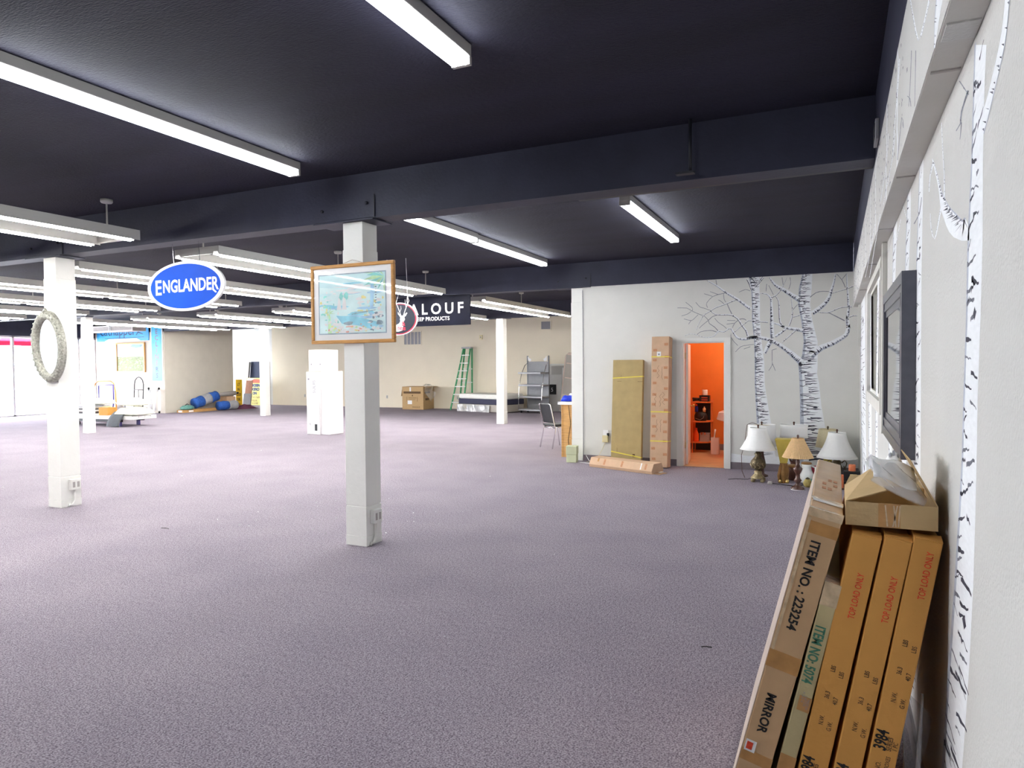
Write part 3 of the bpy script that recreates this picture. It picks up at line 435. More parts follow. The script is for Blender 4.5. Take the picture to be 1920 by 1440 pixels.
ro = bpy.data.objects.new('restroom_fill_light', rl); C.objects.link(ro); ro.location = (-1.45, 12.5, 2.35)  # unseen point light added to brighten the restroom, no fixture modelled

# corner shelf in the restroom
cs = thing('corner_shelf', 'small orange three tier corner shelf in the restroom', 'shelf', (-2.40, 12.93, .006))
def quarter(z):
    def f(mb):
        p = [(0, .42)]+[(.44*math.sin(a), .42-.46*math.cos(a)*1.0) for a in [PI/2*k/8 for k in range(9)]]
        mb.prism([(0, .42), (0, -.04), (.20, -.03), (.38, .06), (.46, .22), (.46, .42)], z, z+.022, 'z')
    return f
for z in (.26, .64, 1.0): part('shelf_board', 'orange_w', cs, quarter(z-.08))
part('back_panel', 'black', cs, lambda b: b.box(.03, .42, .36, .38, .02, .90))
cs.scale = (.74, .8, 1)
for x, y in ((.02, .40), (.02, -.015), (.43, .25), (.43, .40)): MB().box(x-.011, x+.011, y-.011, y+.011, 0, .98).build('post', 'orange_w', cs)
def rest_item(name, label, cat, x, y, z, fn_list, group=None):
    t = thing(name, label, cat, (x, y, z), group=group)
    for nm, m, fn in fn_list: part(nm, m, t, fn)
    return t
S = cs.location
rest_item('hair_dryer', 'black hair dryer lying on top of the orange shelf', 'dryer', S.x+0.074, S.y+0.080, .95, [('body', 'black', lambda b: b.tube([(-.07,0,.035),(.06,0,.035)], [.034,.028], 12)), ('handle', 'black', lambda b: b.box(-.06,-.03,-.10,-.01,.004,.034))])
rest_item('tissue_box', 'dark box with red stripes on the orange shelf top', 'box', S.x+0.222, S.y+0.096, .95, [('carton', 'black', lambda b: b.box(-.09,.09,-.06,.06,0,.11)), ('stripe', 'redsign', lambda b: b.box(-.05,.06,-.062,-.06,.02,.035).box(-.05,.06,-.062,-.06,.06,.075))])
rest_item('paper_roll', 'white toilet roll standing on the dark box', 'roll', S.x+0.222, S.y+0.096, 1.061, [('roll', 'paper', lambda b: b.lathe([(.048,0),(.05,.005),(.05,.095),(.048,.10)], 18)), ('core', 'card', lambda b: b.lathe([(.02,.1005),(.0195,.102)], 12))])
rest_item('wash_bag', 'black cloth bag sagging on the middle shelf', 'bag', S.x+0.148, S.y+0.104, .589, [('pouch', 'black', lambda b: b.lathe([(.09,0),(.115,.02),(.12,.09),(.10,.14),(.07,.165),(.04,.165)], 16, sx=1, sy=.6)), ('cord', 'steel_l', lambda b: b.tube([(-.08,-.085,.05),(0,-.09,.02),(.06,-.088,.06),(.07,-.085,.10)], .004, 5))])
rest_item('spray_can', 'blue and red spray can on the middle shelf', 'can', S.x+0.081, S.y+0.040, .755, [('can', 'blue', lambda b: b.lathe([(.03,0),(.03,.09),(.015,.11)], 14)), ('cap', 'redsign', lambda b: b.lathe([(.016,.11),(.016,.14),(.012,.145)], 12))])
rest_item('lotion_bottle', 'tan lotion bottle with pump on the middle shelf', 'bottle', S.x+0.215, S.y+0.080, .753, [('bottle', 'shade_t', lambda b: b.lathe([(.026,0),(.028,.06),(.012,.085),(.012,.10)], 14)), ('pump', 'black', lambda b: b.box(-.03,.006,-.006,.006,.10,.115))])
rest_item('detergent_bottle', 'orange detergent bottle on the lowest shelf', 'bottle', S.x+0.074, S.y+0.048, .209, [('bottle', 'orange_pl', lambda b: b.lathe([(.045,0),(.05,.02),(.048,.14),(.022,.20),(.02,.22)], 16, sy=.7)), ('cap', 'redsign', lambda b: b.lathe([(.023,.22),(.02,.25)], 12))])
rest_item('storage_bin', 'grey translucent bin on the lowest shelf', 'bin', S.x+0.215, S.y+0.136, .209, [('tub', 'greypanel', lambda b: b.box(-.08,.08,-.07,.07,0,.14)), ('rim', 'steel_l', lambda b: b.box(-.085,.085,-.075,.075,.14,.155)), ('clip', 'chrome', lambda b: b.box(-.06,-.03,-.08,-.076,.13,.17).box(.0,.03,-.08,-.076,.13,.17))])
rest_item('brush_holder', 'white toilet brush holder on the restroom floor', 'brush holder', -1.965, 12.86, .006, [('holder', 'ceramic', lambda b: b.box(-.07,.07,-.06,.06,0,.30)), ('handle', 'ceramic', lambda b: b.tube([(-.02,0,.28),(.0,.0,.45)], .014, 8))])
sk = thing('sink', 'white wall hung sink on the right restroom wall', 'sink', (-1.62, 12.65, .006))
part('basin', 'ceramic', sk, lambda b: b.prism([(-.26,.66),(-.22,.80),(.42,.80),(.42,.60),(-.1,.62)], -.25, .25, 'y'), .02)
part('back_splash', 'ceramic', sk, lambda b: b.prism([(-.14,.80),(-.12,.94),(-.04,.98),(.06,.96),(.08,.80)], -.2, .2, 'y'), .02)
part('tap', 'chrome', sk, lambda b: b.tube([(-.02,0,.80),(-.02,0,.90),(-.10,0,.90)], .012, 8))
rm = thing('restroom_mirror', 'dark framed mirror on the right restroom wall', 'mirror', (-.6, 12.75, 1.3))
part('frame', 'black', rm, lambda b: b.box(-.03,0,-.3,.3,0,.6)); part('glass', 'mirror', rm, lambda b: b.box(-.032,-.03,-.27,.27,.03,.57))

# ------------------------------------------------------------------ painted trees (paint on the walls, a film thick)
def mural_back():
    d = 11.1997
    def V(p, k): return (p[0], d-.00012*k, p[1])
    rnd = random.Random(3)
    for ti, (L, R) in enumerate(MURAL['back_trunks']):
        mb = MB()
        mb.strip([V(p, 1) for p in L], [V(p, 1) for p in R], 0)
        # grey left edge
        mb.strip([V(p, 2) for p in L], [V((p[0]+(q[0]-p[0])*.16, p[1]), 2) for p, q in zip(L, R)], 1)
        z0, z1 = L[-1][1], L[0][1]
        def at(z):
            for (a, b), (c, e) in zip(zip(L, R), zip(L[1:], R[1:])):
                if a[1] >= z >= c[1]:
                    t = (a[1]-z)/max(1e-6, a[1]-c[1]); return a[0]+(c[0]-a[0])*t, b[0]+(e[0]-b[0])*t
            return L[-1][0], R[-1][0]
        z = z0+.12
        while z < z1-.02:
            l, r = at(z); wd = r-l
            a = l+wd*rnd.choice((.02, .03, .06, .1, .3, .45)); ln = wd*rnd.uniform(.4, .95); b = min(a+ln, r-.004)
            th = rnd.uniform(.008, .022); n = 5; sl = rnd.uniform(-.1, .12)
            up = []; dn = []
            for i in range(n+1):
                t = i/n; x = a+(b-a)*t; zz = z+sl*(x-a)+rnd.uniform(-.006, .006); h = th*(1-t)**.35*rnd.uniform(.6, 1.1)+.0015
                up.append(V((x, zz+h/2), 3)); dn.append(V((x, zz-h/2), 3))
            mb.strip(up, dn, 2 if rnd.random() < .55 else 3)
            z += rnd.uniform(.018, .038)
        for k in range(4 if ti == 0 else 5):   # eyes
            if ti == 0 and k == 2: continue
            z = z0+.35+(z1-z0-.5)*(k+rnd.uniform(.1, .6))/(4 if ti == 0 else 5); l, r = at(z); x = l+(r-l)*rnd.uniform(.45, .75); s = (r-l)*rnd.uniform(.08, .15)
            mb.poly([V((x-s*1.2, z), 4), V((x-s*.5, z+s*.35), 4), V((x, z+s*.5), 4), V((x+s*.6, z+s*.3), 4), V((x+s*1.1, z), 4), V((x+s*.5, z-s*.3), 4), V((x, z-s*.4), 4), V((x-s*.5, z-s*.3), 4)], 2)
        mb.build('painted_birch', ['bark_w', 'bark_g', 'bark_d', 'bark_m'], wall_back, recalc=False)
    mb = MB()
    for bi, c in enumerate(MURAL['back_branches']):
        n = len(c); L = []; R = []; L2 = []; R2 = []
        for i, (x, z, w) in enumerate(c):
            a = c[max(i-1, 0)]; b = c[min(i+1, n-1)]; dx, dz = b[0]-a[0], b[1]-a[1]; q = math.hypot(dx, dz) or 1; nx, nz = -dz/q, dx/q
            if nz < 0: nx, nz = -nx, -nz
            w = max(w*.9, .0075)
            L.append(V((x+nx*w/2, z+nz*w/2), 2)); R.append(V((x-nx*w/2, z-nz*w/2), 2))
            L2.append(V((x+nx*w*.5, z+nz*w*.5), 3)); R2.append(V((x-nx*w*.10, z-nz*w*.10), 3))
        wm = max(p[2] for p in c)
        if wm < .018: mb.strip(L, R, 4); continue
        mb.strip(L, R, 1 if wm > .045 else 3); mb.strip(L2, R2, 0)
        for i in range(n-1):
            x, z, w = c[i]; x2, z2, w2 = c[i+1]; ln = math.hypot(x2-x, z2-z); k = max(1, int(ln/.024)) if w > .03 else max(1, int(ln/.05))
            for j in range(k):
                t = (j+rnd.random())/k; px, pz, pw = x+(x2-x)*t, z+(z2-z)*t, (w+(w2-w)*t)*.85
                dx, dz = (x2-x)/ln, (z2-z)/ln; nx, nz = -dz, dx
                if nz < 0: nx, nz = -nx, -nz
                s0 = -.5+rnd.uniform(0, .2); s1 = s0+rnd.uniform(.35, .85); hw = rnd.uniform(.006, .014); sk_ = rnd.uniform(-.01, .01)
                mb.poly([V((px+nx*pw*s0-dx*hw, pz+nz*pw*s0-dz*hw), 4), V((px+nx*pw*s0+dx*hw, pz+nz*pw*s0+dz*hw), 4), V((px+nx*pw*s1+sk_, pz+nz*pw*s1), 4)], 2 if rnd.random() < .6 else 3)
    mb.build('painted_branches', ['bark_w', 'bark_g', 'bark_d', 'bark_m', 'twig'], wall_back, recalc=False)
    # painted snow along the bottom of the wall
    def V0(x, z): return (x, d, z)
    mb = MB(); top = [(-1.47, .24), (-1.2, .21), (-.95, .24), (-.7, .21), (-.3, .26), (.0, .22), (.3, .25)]
    mb.strip([V0(x, z) for x, z in top], [V0(x, .106) for x, z in top], 0); mb.build('painted_snow', ['bark_w'], wall_back, recalc=False)
mural_back()
def mural_side(key_t, key_b, xpl, parent, nm):
    rnd = random.Random(5)
    def V(p, k): return (xpl-.00012*k, p[0], p[1])
    for ti, (L, R) in enumerate(MURAL.get(key_t, [])):
        if ti > 0:   # run the far trunks from the baseboard to the soffit
            def ext(E):
                (y0, z0), (y1, z1) = E[0], E[-1]
                return [[y0+(y0-y1)*(2.44-z0)/(z0-z1), 2.44]]+E+[[y1, .106]]
            L, R = ext(L), ext(R)
            for e in (L, R):
                for p in e: p[1] = min(2.44, max(.106, p[1]))
        mb = MB(); mb.strip([V(p, 1) for p in L], [V(p, 1) for p in R], 0)
        mb.strip([V(p, 2) for p in L], [V((p[0]+(q[0]-p[0])*.12, p[1]), 2) for p, q in zip(L, R)], 1)
        def at(z):
            for i in range(len(L)-1):
                if L[i][1] >= z >= L[i+1][1]:
                    t = (L[i][1]-z)/max(1e-6, L[i][1]-L[i+1][1]); return L[i][0]+(L[i+1][0]-L[i][0])*t, R[i][0]+(R[i+1][0]-R[i][0])*t
            return L[-1][0], R[-1][0]
        z = L[-1][1]+.03; z1 = L[0][1]-.02
        while z < z1:
            l, r = at(z); wd = r-l
            for rep in range(1 if ti else rnd.choice((1, 1, 2))):
                s = rnd.choice((.03, .05, .1, .35, .5)); e = min(.97, s+rnd.uniform(.18, .6)); th = rnd.uniform(.008, .02) if ti == 0 else rnd.uniform(.006, .016)
                n = 5; up = []; dn = []; sl = rnd.uniform(-.02, .03)
                for i in range(n+1):
                    t = i/n; y = l+wd*(s+(e-s)*t); zz = z+sl*t+rnd.uniform(-.004, .004); h = th*(1-.6*t)*rnd.uniform(.5, 1.2)
                    up.append(V((y, zz+h/2), 3)); dn.append(V((y, zz-h/2), 3))
                mb.strip(up, dn, 2 if rnd.random() < (.45 if ti == 0 else .6) else 3)
            z += rnd.uniform(.022, .055) if ti == 0 else rnd.uniform(.025, .07)
        for k in range(3):
            z = L[-1][1]+(z1-L[-1][1])*(k+.5+rnd.uniform(-.2, .2))/3; l, r = at(z); y = l+(r-l)*.62; s = abs(r-l)*.10
            mb.poly([V((y-s, z), 4), V((y, z+s*.25+.012), 4), V((y+s, z), 4), V((y, z-s*.25-.012), 4)], 2)
        mb.build('painted_birch', ['bark_w', 'bark_g', 'bark_d', 'bark_m'], parent, recalc=False)
    mb = MB()
    for L, R in MURAL[key_b]:
        wd = max(math.hypot(a[0]-b[0], a[1]-b[1]) for a, b in zip(L, R))
        if wd < .035: mb.strip([V(p, 2) for p in L], [V(p, 2) for p in R], 4); 
        else:
            mb.strip([V(p, 2) for p in L], [V(p, 2) for p in R], 0)
            mb.strip([V(p, 3) for p in L], [V((p[0]+(q[0]-p[0])*.1, p[1]+(q[1]-p[1])*.1), 3) for p, q in zip(L, R)], 1)
        n = len(L)
        for i in range(n-1):
            a = L[i]; b = R[i]; c = L[i+1]; d = R[i+1]
            ln = math.hypot(a[0]-c[0], a[1]-c[1]); k = max(1, int(ln/.018))
            for j in range(k):
                if wd < .02 and rnd.random() < .5: continue
                t = (j+rnd.random())/k; p = (a[0]+(c[0]-a[0])*t, a[1]+(c[1]-a[1])*t); q = (b[0]+(d[0]-b[0])*t, b[1]+(d[1]-b[1])*t)
                s0 = rnd.uniform(0, .3); s1 = s0+rnd.uniform(.25, .6); h = rnd.uniform(.001, .004)
                P = lambda s: (p[0]+(q[0]-p[0])*s, p[1]+(q[1]-p[1])*s)
                u, v = P(s0), P(min(1, s1)); mb.poly([V((u[0], u[1]-h), 4), V((u[0], u[1]+h), 4), V(v, 4)], 2 if rnd.random() < .4 else 3)
    if key_b == 'soffit':    # faint vertical bark flecks further along
        for k in range(420):
            y = rnd.uniform(2.8, 11)**1; z = rnd.uniform(2.46, 2.91); h = rnd.uniform(.004, .02); wv = rnd.uniform(.006, .05)*y/5
            mb.poly([V((y, z), 4), V((y+wv, z+rnd.uniform(-.004, .004)), 4), V((y+wv, z+h), 4), V((y, z+h*.7), 4)], 3)
        for k in range(9):
            y = 3.2+k*.85+rnd.uniform(-.2, .2); pts = [(y+rnd.uniform(-.05, .05), 2.45+.48*j/6) for j in range(7)]; wv = .05
            mb.strip([V((p[0], p[1]), 1) for p in pts], [V((p[0]+wv, p[1]), 1) for p in pts], 0)
    mb.build('painted_branches', ['bark_w', 'bark_g', 'bark_d', 'bark_m', 'twig'], parent, recalc=False)
mural_side('right_trunks', 'right_branches', XR-.0002, wall_right, 'a')
mural_side('none', 'soffit', .2258, sf, 'b')

# ------------------------------------------------------------------ columns
def column(x, y, label, w=.225, box=None, extra=False, top=2.945):
    t = thing('column', label, 'column', (x, y, 0), group=None)
    h = w/2
    part('shaft', 'col', t, lambda b: b.box(-h+.004, h-.004, -h+.004, h-.004, .10, top), .004)
    part('base_board', 'col', t, lambda b: b.box(-h-.004, h+.004, -h-.004, h+.004, 0, .09).box(-h-.002, h+.002, -h-.002, h+.002, .0905, .36), .003)
    part('casing', 'col', t, lambda b: b.box(-h, h, -h, h, .37, 2.70), .003)
    if box:
        side, z = box     # outlet box and conduit on the +x face
        ob = part('outlet_box', 'col', t, lambda b: b.box(h+.001, h+.05, side-.06, side+.06, z, z+.125), .006)
        part('socket', 'greypanel', ob, lambda b: b.box(h+.05, h+.0515, side-.04, side-.012, z+.03, z+.095).box(h+.05, h+.0515, side+.012, side+.04, z+.03, z+.095))
        part('conduit', 'col', t, lambda b: b.tube([(h+.02, side, z), (h+.02, side, z-.12), (h+.018, side-.03, z-.18), (h+.018, side-.07, .03), (h+.018, side-.075, .005)], .012, 8))
    return t
column(-3.97, 5.22, 'nearest white square column with framed harbour print and conduit', box=(.0, .20))
column(-8.365, 5.22, 'white square column at left carrying the oval mirror', .235, box=(.03, .20))
column(-8.52, 11.4, 'white column almost hidden behind the nearest column', .225, box=(.02, .55))
column(-8.5, 17.51, 'white column in front of the mattress near the grey shelf unit')
column(-17.25, 11.42, 'white column standing before the loaded flat cart', .20)
column(-17.55, 17.75, 'white column left of the upright white cartons, by yellow sign', .23)
column(-4.0, 11.31, 'white column built into the end of the tree mural wall', .215)
# ------------------------------------------------------------------ lights
def pendant(L):
    t = thing('pendant_light', 'x', 'light', (0, 0, 0))
    for sx in (-1, 1):
        hs = part('housing', 'fix', t, lambda b: b.prism([(sx*.31-.052, 2.940), (sx*.31-.047, 2.940), (sx*.31-.030, 2.975), (sx*.31+.030, 2.975), (sx*.31+.047, 2.940), (sx*.31+.052, 2.940), (sx*.31+.050, 3.04), (sx*.31-.050, 3.04)], -L/2, L/2, 'y'))
    for y in (-L/2+.015, 0, L/2-.015):
        part('cross_bar', 'fix', t, lambda b: b.box(-.26, .26, y-.015, y+.015, 2.955, 3.04))
    for sx in (-1, 1):
        for sy in (-1, 1):
            y0 = .07 if sy > 0 else -L/2+.07
            part('tube', 'tube', t, lambda b: b.tube([(sx*.31, y0, 2.943), (sx*.31, y0+L/2-.14, 2.943)], .0215, 8))
    for y in (-L/2+.10, 0, L/2-.10):
        s = part('stem', 'fix', t, lambda b: b.tube([(0, y, 3.0), (0, y, 3.335)], .009, 8))
        part('canopy', 'fix', s, lambda b: b.lathe([(.012, 3.325), (.05, 3.332), (.058, 3.345), (.058, 3.369)], 16, 0, Matrix.Translation((0, y, 0))))
    return t
rows = ['first', 'second', 'third', 'fourth', 'fifth', 'sixth', 'seventh']
proto = None
bays = [('nearest bay', -.33, 5.1, [0, 1]), ('middle bay', 8.36, 5.1, [0, 1, 2, 3, 4, 5]), ('farthest bay', 15.05, 5.1, [0, 1, 2, 3, 4, 5])]
yc = {'nearest bay': 2.27, 'middle bay': 8.36, 'farthest bay': 15.05}
for nm, _, L, ks in bays:
    for k in ks:
        if proto is None: proto = o = pendant(5.1)
        else: o = copy_tree(proto)
        o.location = (-6.77-2.49*k, yc[nm], 0)
        tag(o, f'long white hanging tube light frame, {nm}, {rows[k]} row from the right', 'light', 'hanging fluorescent light frames')
def strip_light(y0, y1):
    t = thing('strip_light', 'x', 'light'); L = y1-y0
    part('housing', 'fix', t, lambda b: b.box(-.055, .055, -L/2, L/2, 3.30, 3.369), .006)
    for sx in (-.034, .034):
        part('tube', 'tube_strip', t, lambda b: b.tube([(sx, -L/2+.03, 3.272), (sx, L/2-.03, 3.272)], .0195, 8))
    for sy in (-1, 1):
        part('end_socket', 'fix', t, lambda b: b.box(-.056, .056, sy*(L/2-.015)-.013, sy*(L/2-.015)+.013, 3.255, 3.30))
    return t
sl = strip_light(0, 2.44)
for i, (x, y, lb) in enumerate(((-4.16, 3.38, 'bare twin tube strip light at upper left, nearest row'), (-1.84, 2.12, 'bare twin tube strip light at top centre, partly out of frame'),
        (-4.30, 6.86, 'bare twin tube strip light just behind the front beam, left of a twin'), (-4.33, 9.34, 'bare twin tube strip light ending left of the tree mural wall'),
        (-1.95, 8.12, 'bare twin tube strip light nearest the tree mural wall, alone at right'))):
    o = sl if i == 0 else copy_tree(sl)
    o.location = (x, y, 0); tag(o, lb, 'light', 'ceiling strip lights')
rod = thing('ceiling_conduit', 'thin dark conduit dropping from ceiling before the front beam', 'conduit', (-.94, 5.02, 0))
part('pipe', 'steel_dark', rod, lambda b: b.tube([(0, 0, 3.0), (0, 0, 3.369)], .012, 8)); part('foot_plate', 'steel_dark', rod, lambda b: b.box(-.10, .03, -.03, .03, 2.985, 3.0))
jb = thing('junction_box', 'small metal junction box high on the right wall by the beam', 'electrical box', (.2255, 4.72, 2.97))
part('box', 'steel_l', jb, lambda b: b.box(-.022, 0, -.10, .10, -.02, .10), .004); part('cover', 'steel_dark', jb, lambda b: b.box(-.025, -.022, -.07, .07, 0, .08))

# ------------------------------------------------------------------ things on the columns, signs
pt = thing('framed_print', 'oak framed tropical harbour print hung on the nearest column', 'picture', (-3.965, 5.10, 2.21))
W, Hh = .465, .36
part('frame', 'wood_frame', pt, lambda b: b.box(-W, W, -.032, 0, Hh-.032, Hh).box(-W, W, -.032, 0, -Hh, -Hh+.032).box(-W, -W+.032, -.032, 0, -Hh+.032, Hh-.032).box(W-.032, W, -.032, 0, -Hh+.032, Hh-.032), .006)
part('mat_board', 'sign_white', pt, lambda b: b.box(-W+.032, W-.032, -.018, -.004, -Hh+.032, Hh-.032))
def art(b):
    x0, x1, z0, z1 = -.37, .365, -.265, .265
    cnt = [0]
    def P(u, v, k=0): return (x0+(x1-x0)*u, -.0190, z0+(z1-z0)*v)
    raw = b.poly
    class L:
        def poly(self, pts, m): cnt[0] += 1; raw([(p[0], p[1]-.000018*cnt[0], p[2]) for p in pts], m)
    b = L()
    rn = random.Random(11)
    def blob(u, v, ru, rv, m, k, n=9, j=.35): b.poly([P(min(1, max(0, u+ru*math.cos(a)*(1+rn.uniform(-j, j)))), min(1, max(0, v+rv*math.sin(a)*(1+rn.uniform(-j, j)))), k) for a in [2*PI*i/n for i in range(n)]], m)
    b.poly([P(-.015, -.02), P(1.015, -.02), P(1.015, 1.02), P(-.015, 1.02)], 6)
    b.poly([P(0, 0, 1), P(1, 0, 1), P(1, 1, 1), P(0, 1, 1)], 0)
    b.poly([P(0, .80, 2), P(.5, .74, 2), P(1, .78, 2), P(1, 1, 2), P(0, 1, 2)], 7)
    for k in range(26): blob(rn.uniform(.05, .95), rn.uniform(.45, .85), rn.uniform(.05, .16), rn.uniform(.008, .025), rn.choice((1, 5, 5, 7, 2)), 3)
    for k in range(30): blob(rn.uniform(.03, .32), rn.uniform(.15, .72), rn.uniform(.01, .04), rn.uniform(.01, .04), rn.choice((5, 5, 3, 7, 0)), 3)
    for k in range(40): blob(rn.uniform(.6, .97), rn.uniform(.2, .6), rn.uniform(.01, .05), rn.uniform(.01, .04), rn.choice((5, 5, 8, 0, 1)), 3)
    for k in range(20): blob(rn.uniform(.15, .75), rn.uniform(.02, .16), rn.uniform(.03, .07), rn.uniform(.015, .04), 5, 3)
    for k in range(8): blob(rn.uniform(.25, .8), rn.uniform(.2, .45), .14, .02, rn.choice((1, 2)), 3)
    b.poly([P(.26, .30, 4), P(.55, .28, 4), P(.95, .15, 4), P(.8, .05, 4), P(.6, .12, 4), P(.35, .16, 4)], 1)
    for u, h in ((.30, .34), (.38, .42)): b.poly([P(u-.03, .40, 5), P(u+.045, .40, 5), P(u+.01, .40+h*.8, 5)], 5)
    for u in (.34, .42): blob(u, .63, .03, .06, 3, 4)
    b.poly([P(.77, .42, 4), P(.83, .43, 4), P(.84, .78, 4), P(.79, .80, 4)], 2)
    for i in range(7): b.poly([P(.85, .48+i*.045, 5), P(.875, .482+i*.045, 5), P(.875, .50+i*.045, 5), P(.85, .498+i*.045, 5)], 6)
    for i in range(14): b.poly([P(.55+i*.022, .31+i*.004, 5), P(.557+i*.022, .31+i*.004, 5), P(.557+i*.022, .36+i*.001, 5), P(.55+i*.022, .36+i*.001, 5)], 6)
    b.poly([P(.5, .31, 5), P(.86, .37, 5), P(.86, .378, 5), P(.5, .32, 5)], 6)
    for i in range(9):   # palm fronds, upper right
        a = PI*(.62+i*.11); u, v = .99, .93; r = .26+.05*(i % 3)
        b.poly([P(min(1, u), v, 5), P(max(0, min(1, u+r*.5*math.cos(a)-.015)), min(1, v+r*.55*math.sin(a)+.05), 5), P(max(0, min(1, u+r*math.cos(a))), min(1, max(0, v+r*math.sin(a)*.8)), 5), P(max(0, min(1, u+r*.5*math.cos(a)+.01)), min(1, v+r*.4*math.sin(a)-.02), 5)], 3 if i % 2 else 4)
    for i in range(10):  # palm, lower left
        a = 2*PI*i/10; b.poly([P(.15, .34, 5), P(max(0, .15+.05*math.cos(a)-.01), .34+.05*math.sin(a)+.01, 5), P(max(0, .15+.10*math.cos(a)), .34+.09*math.sin(a), 5)], 4)
    b.poly([P(.13, 0, 4), P(.19, 0, 4), P(.165, .33, 4), P(.145, .33, 4)], 4)
    for k in range(34): blob(rn.uniform(.14, .75), rn.uniform(.01, .15), rn.uniform(.008, .025), rn.uniform(.008, .02), rn.choice((5, 5, 8, 9, 4)), 6)
    for k in range(26): blob(rn.uniform(.76, .98), rn.uniform(.02, .32), rn.uniform(.01, .035), rn.uniform(.01, .03), rn.choice((6, 6, 5, 2)), 6)
    for k in range(18): blob(rn.uniform(.02, .2), rn.uniform(.05, .65), rn.uniform(.008, .02), rn.uniform(.01, .03), rn.choice((3, 5, 4, 8)), 6)
    blob(.45, .16, .07, .03, 6, 6); b.poly([P(.41, .095, 7), P(.52, .105, 7), P(.52, .12, 7), P(.41, .11, 7)], 9)
AM = [mat('print pale cyan', (.72, .93, .93), .5, .12, 6), mat('print sea blue', (.34, .74, .90), .5, .2, 8), mat('print sky blue', (.45, .70, .92), .5, .2, 8), mat('print teal', (.32, .76, .70), .5, .2, 8),
      mat('print leaf green', (.58, .84, .50), .5, .2, 8), 'paper', mat('print slate', (.33, .43, .50), .5, .3, 10), mat('print sky cyan', (.66, .93, .97), .5, .15, 4), mat('print yellow', (.85, .78, .35), .5, .1, 9), mat('print coral', (.85, .45, .38), .5, .1, 9)]
part('picture', AM, pt, art)
part('glass', 'pic_glass', pt, lambda b: b.box(-W+.03, W-.03, -.0265, -.025, -Hh+.03, Hh-.03))
part('hanging_wire', 'chrome', pt, lambda b: b.tube([(-.2, -.004, Hh-.02), (0.0, -.004, Hh+.035), (.2, -.004, Hh-.02)], .0018, 5))

om = thing('oval_mirror', 'oval mirror in carved antique silver frame on the left column', 'mirror', (-8.335, 5.073, 1.90), rot=(math.radians(2.6), 0, 0))
def ring(b, rx, rz, d0, prof):
    n = 64; k = len(prof); vs = []; fs = []
    for i in range(n):
        a = 2*PI*i/n
        for (q, d) in prof:
            wob = 1+.012*math.sin(a*26)*(1 if .2 < q < .9 else 0)
            vs.append(((rx+q*.108*wob)*math.cos(a), d, (rz+q*.108*wob)*math.sin(a)))
    for i in range(n):
        for j in range(k): fs.append((i*k+j, ((i+1) % n)*k+j, ((i+1) % n)*k+(j+1) % k, i*k+(j+1) % k))
    b.add(vs, fs, 0, True)
part('frame', 'silver', om, lambda b: ring(b, .195, .312, 0, [(0, 0), (0, -.03), (.12, -.05), (.3, -.062), (.6, -.058), (.85, -.045), (1, -.03), (1, 0)]))
def leaves(b):
    rn = random.Random(2)
    for i in range(64):
        a = 2*PI*i/64; q = .058+.016*(-1)**i
        X = Matrix.Translation(((.20+q)*math.cos(a), -.055, (.312+q)*math.sin(a))) @ Matrix.Rotation(-a+.6*(-1)**i, 4, 'Y')
        b.lathe([(.003, -.020), (.011, -.007), (.012, .005), (.006, .016), (.002, .021)], 6, 0, X, sy=.5)
    b.lathe([(.003, .0), (.022, .01), (.02, .03), (.005, .05)], 8, 0, Matrix.Translation((0, -.03, .40)))
part('carved_leaves', 'silver', om, leaves)
part('mirror_glass', 'mirror', om, lambda b: b.add([(.203*math.cos(2*PI*i/48), -.02, .321*math.sin(2*PI*i/48)) for i in range(48)], [tuple(range(48))]))

def ellipse(rx, rz, y, n=56): return [(rx*math.cos(2*PI*i/n), y, rz*math.sin(2*PI*i/n)) for i in range(n)]
def oval_sign(t, rx, rz, mats, inner, parts):
    def body(b):
        E = [(rx*math.cos(2*PI*i/56), rz*math.sin(2*PI*i/56)) for i in range(56)]; b.prism(E, -.012, .012, 'y')
    part('sign_board', mats[0], t, body)
    part('printed_field', mats[1], t, lambda b: b.add(ellipse(rx*inner, rz*inner*.985, -.0135), [tuple(range(56))]))
es = thing('oval_sign', 'blue oval hanging sign with white lettering near left column', 'sign', (-6.25, 5.22, 2.505))
oval_sign(es, .575, .262, ['sign_white', 'signblue'], .91, None)
part('lettering', 'sign_white', es, lambda b: b.text('E', .225, (-.455, -.0150, -.075), (1, 0, 0), (0, 0, 1), 0, .004, sx=.95).text('NGLANDER', .185, (-.335, -.0150, -.055), (1, 0, 0), (0, 0, 1), 0, .004, sx=.84).poly([(.40, -.015, -.055), (.425, -.015, -.05), (.47, -.015, -.085), (.45, -.015, -.09)]))
for x in (-.17, .22): part('hanging_wire', 'chrome', es, lambda b: b.tube([(x, 0, .235), (x-.02, 0, .46)], .0025, 5))

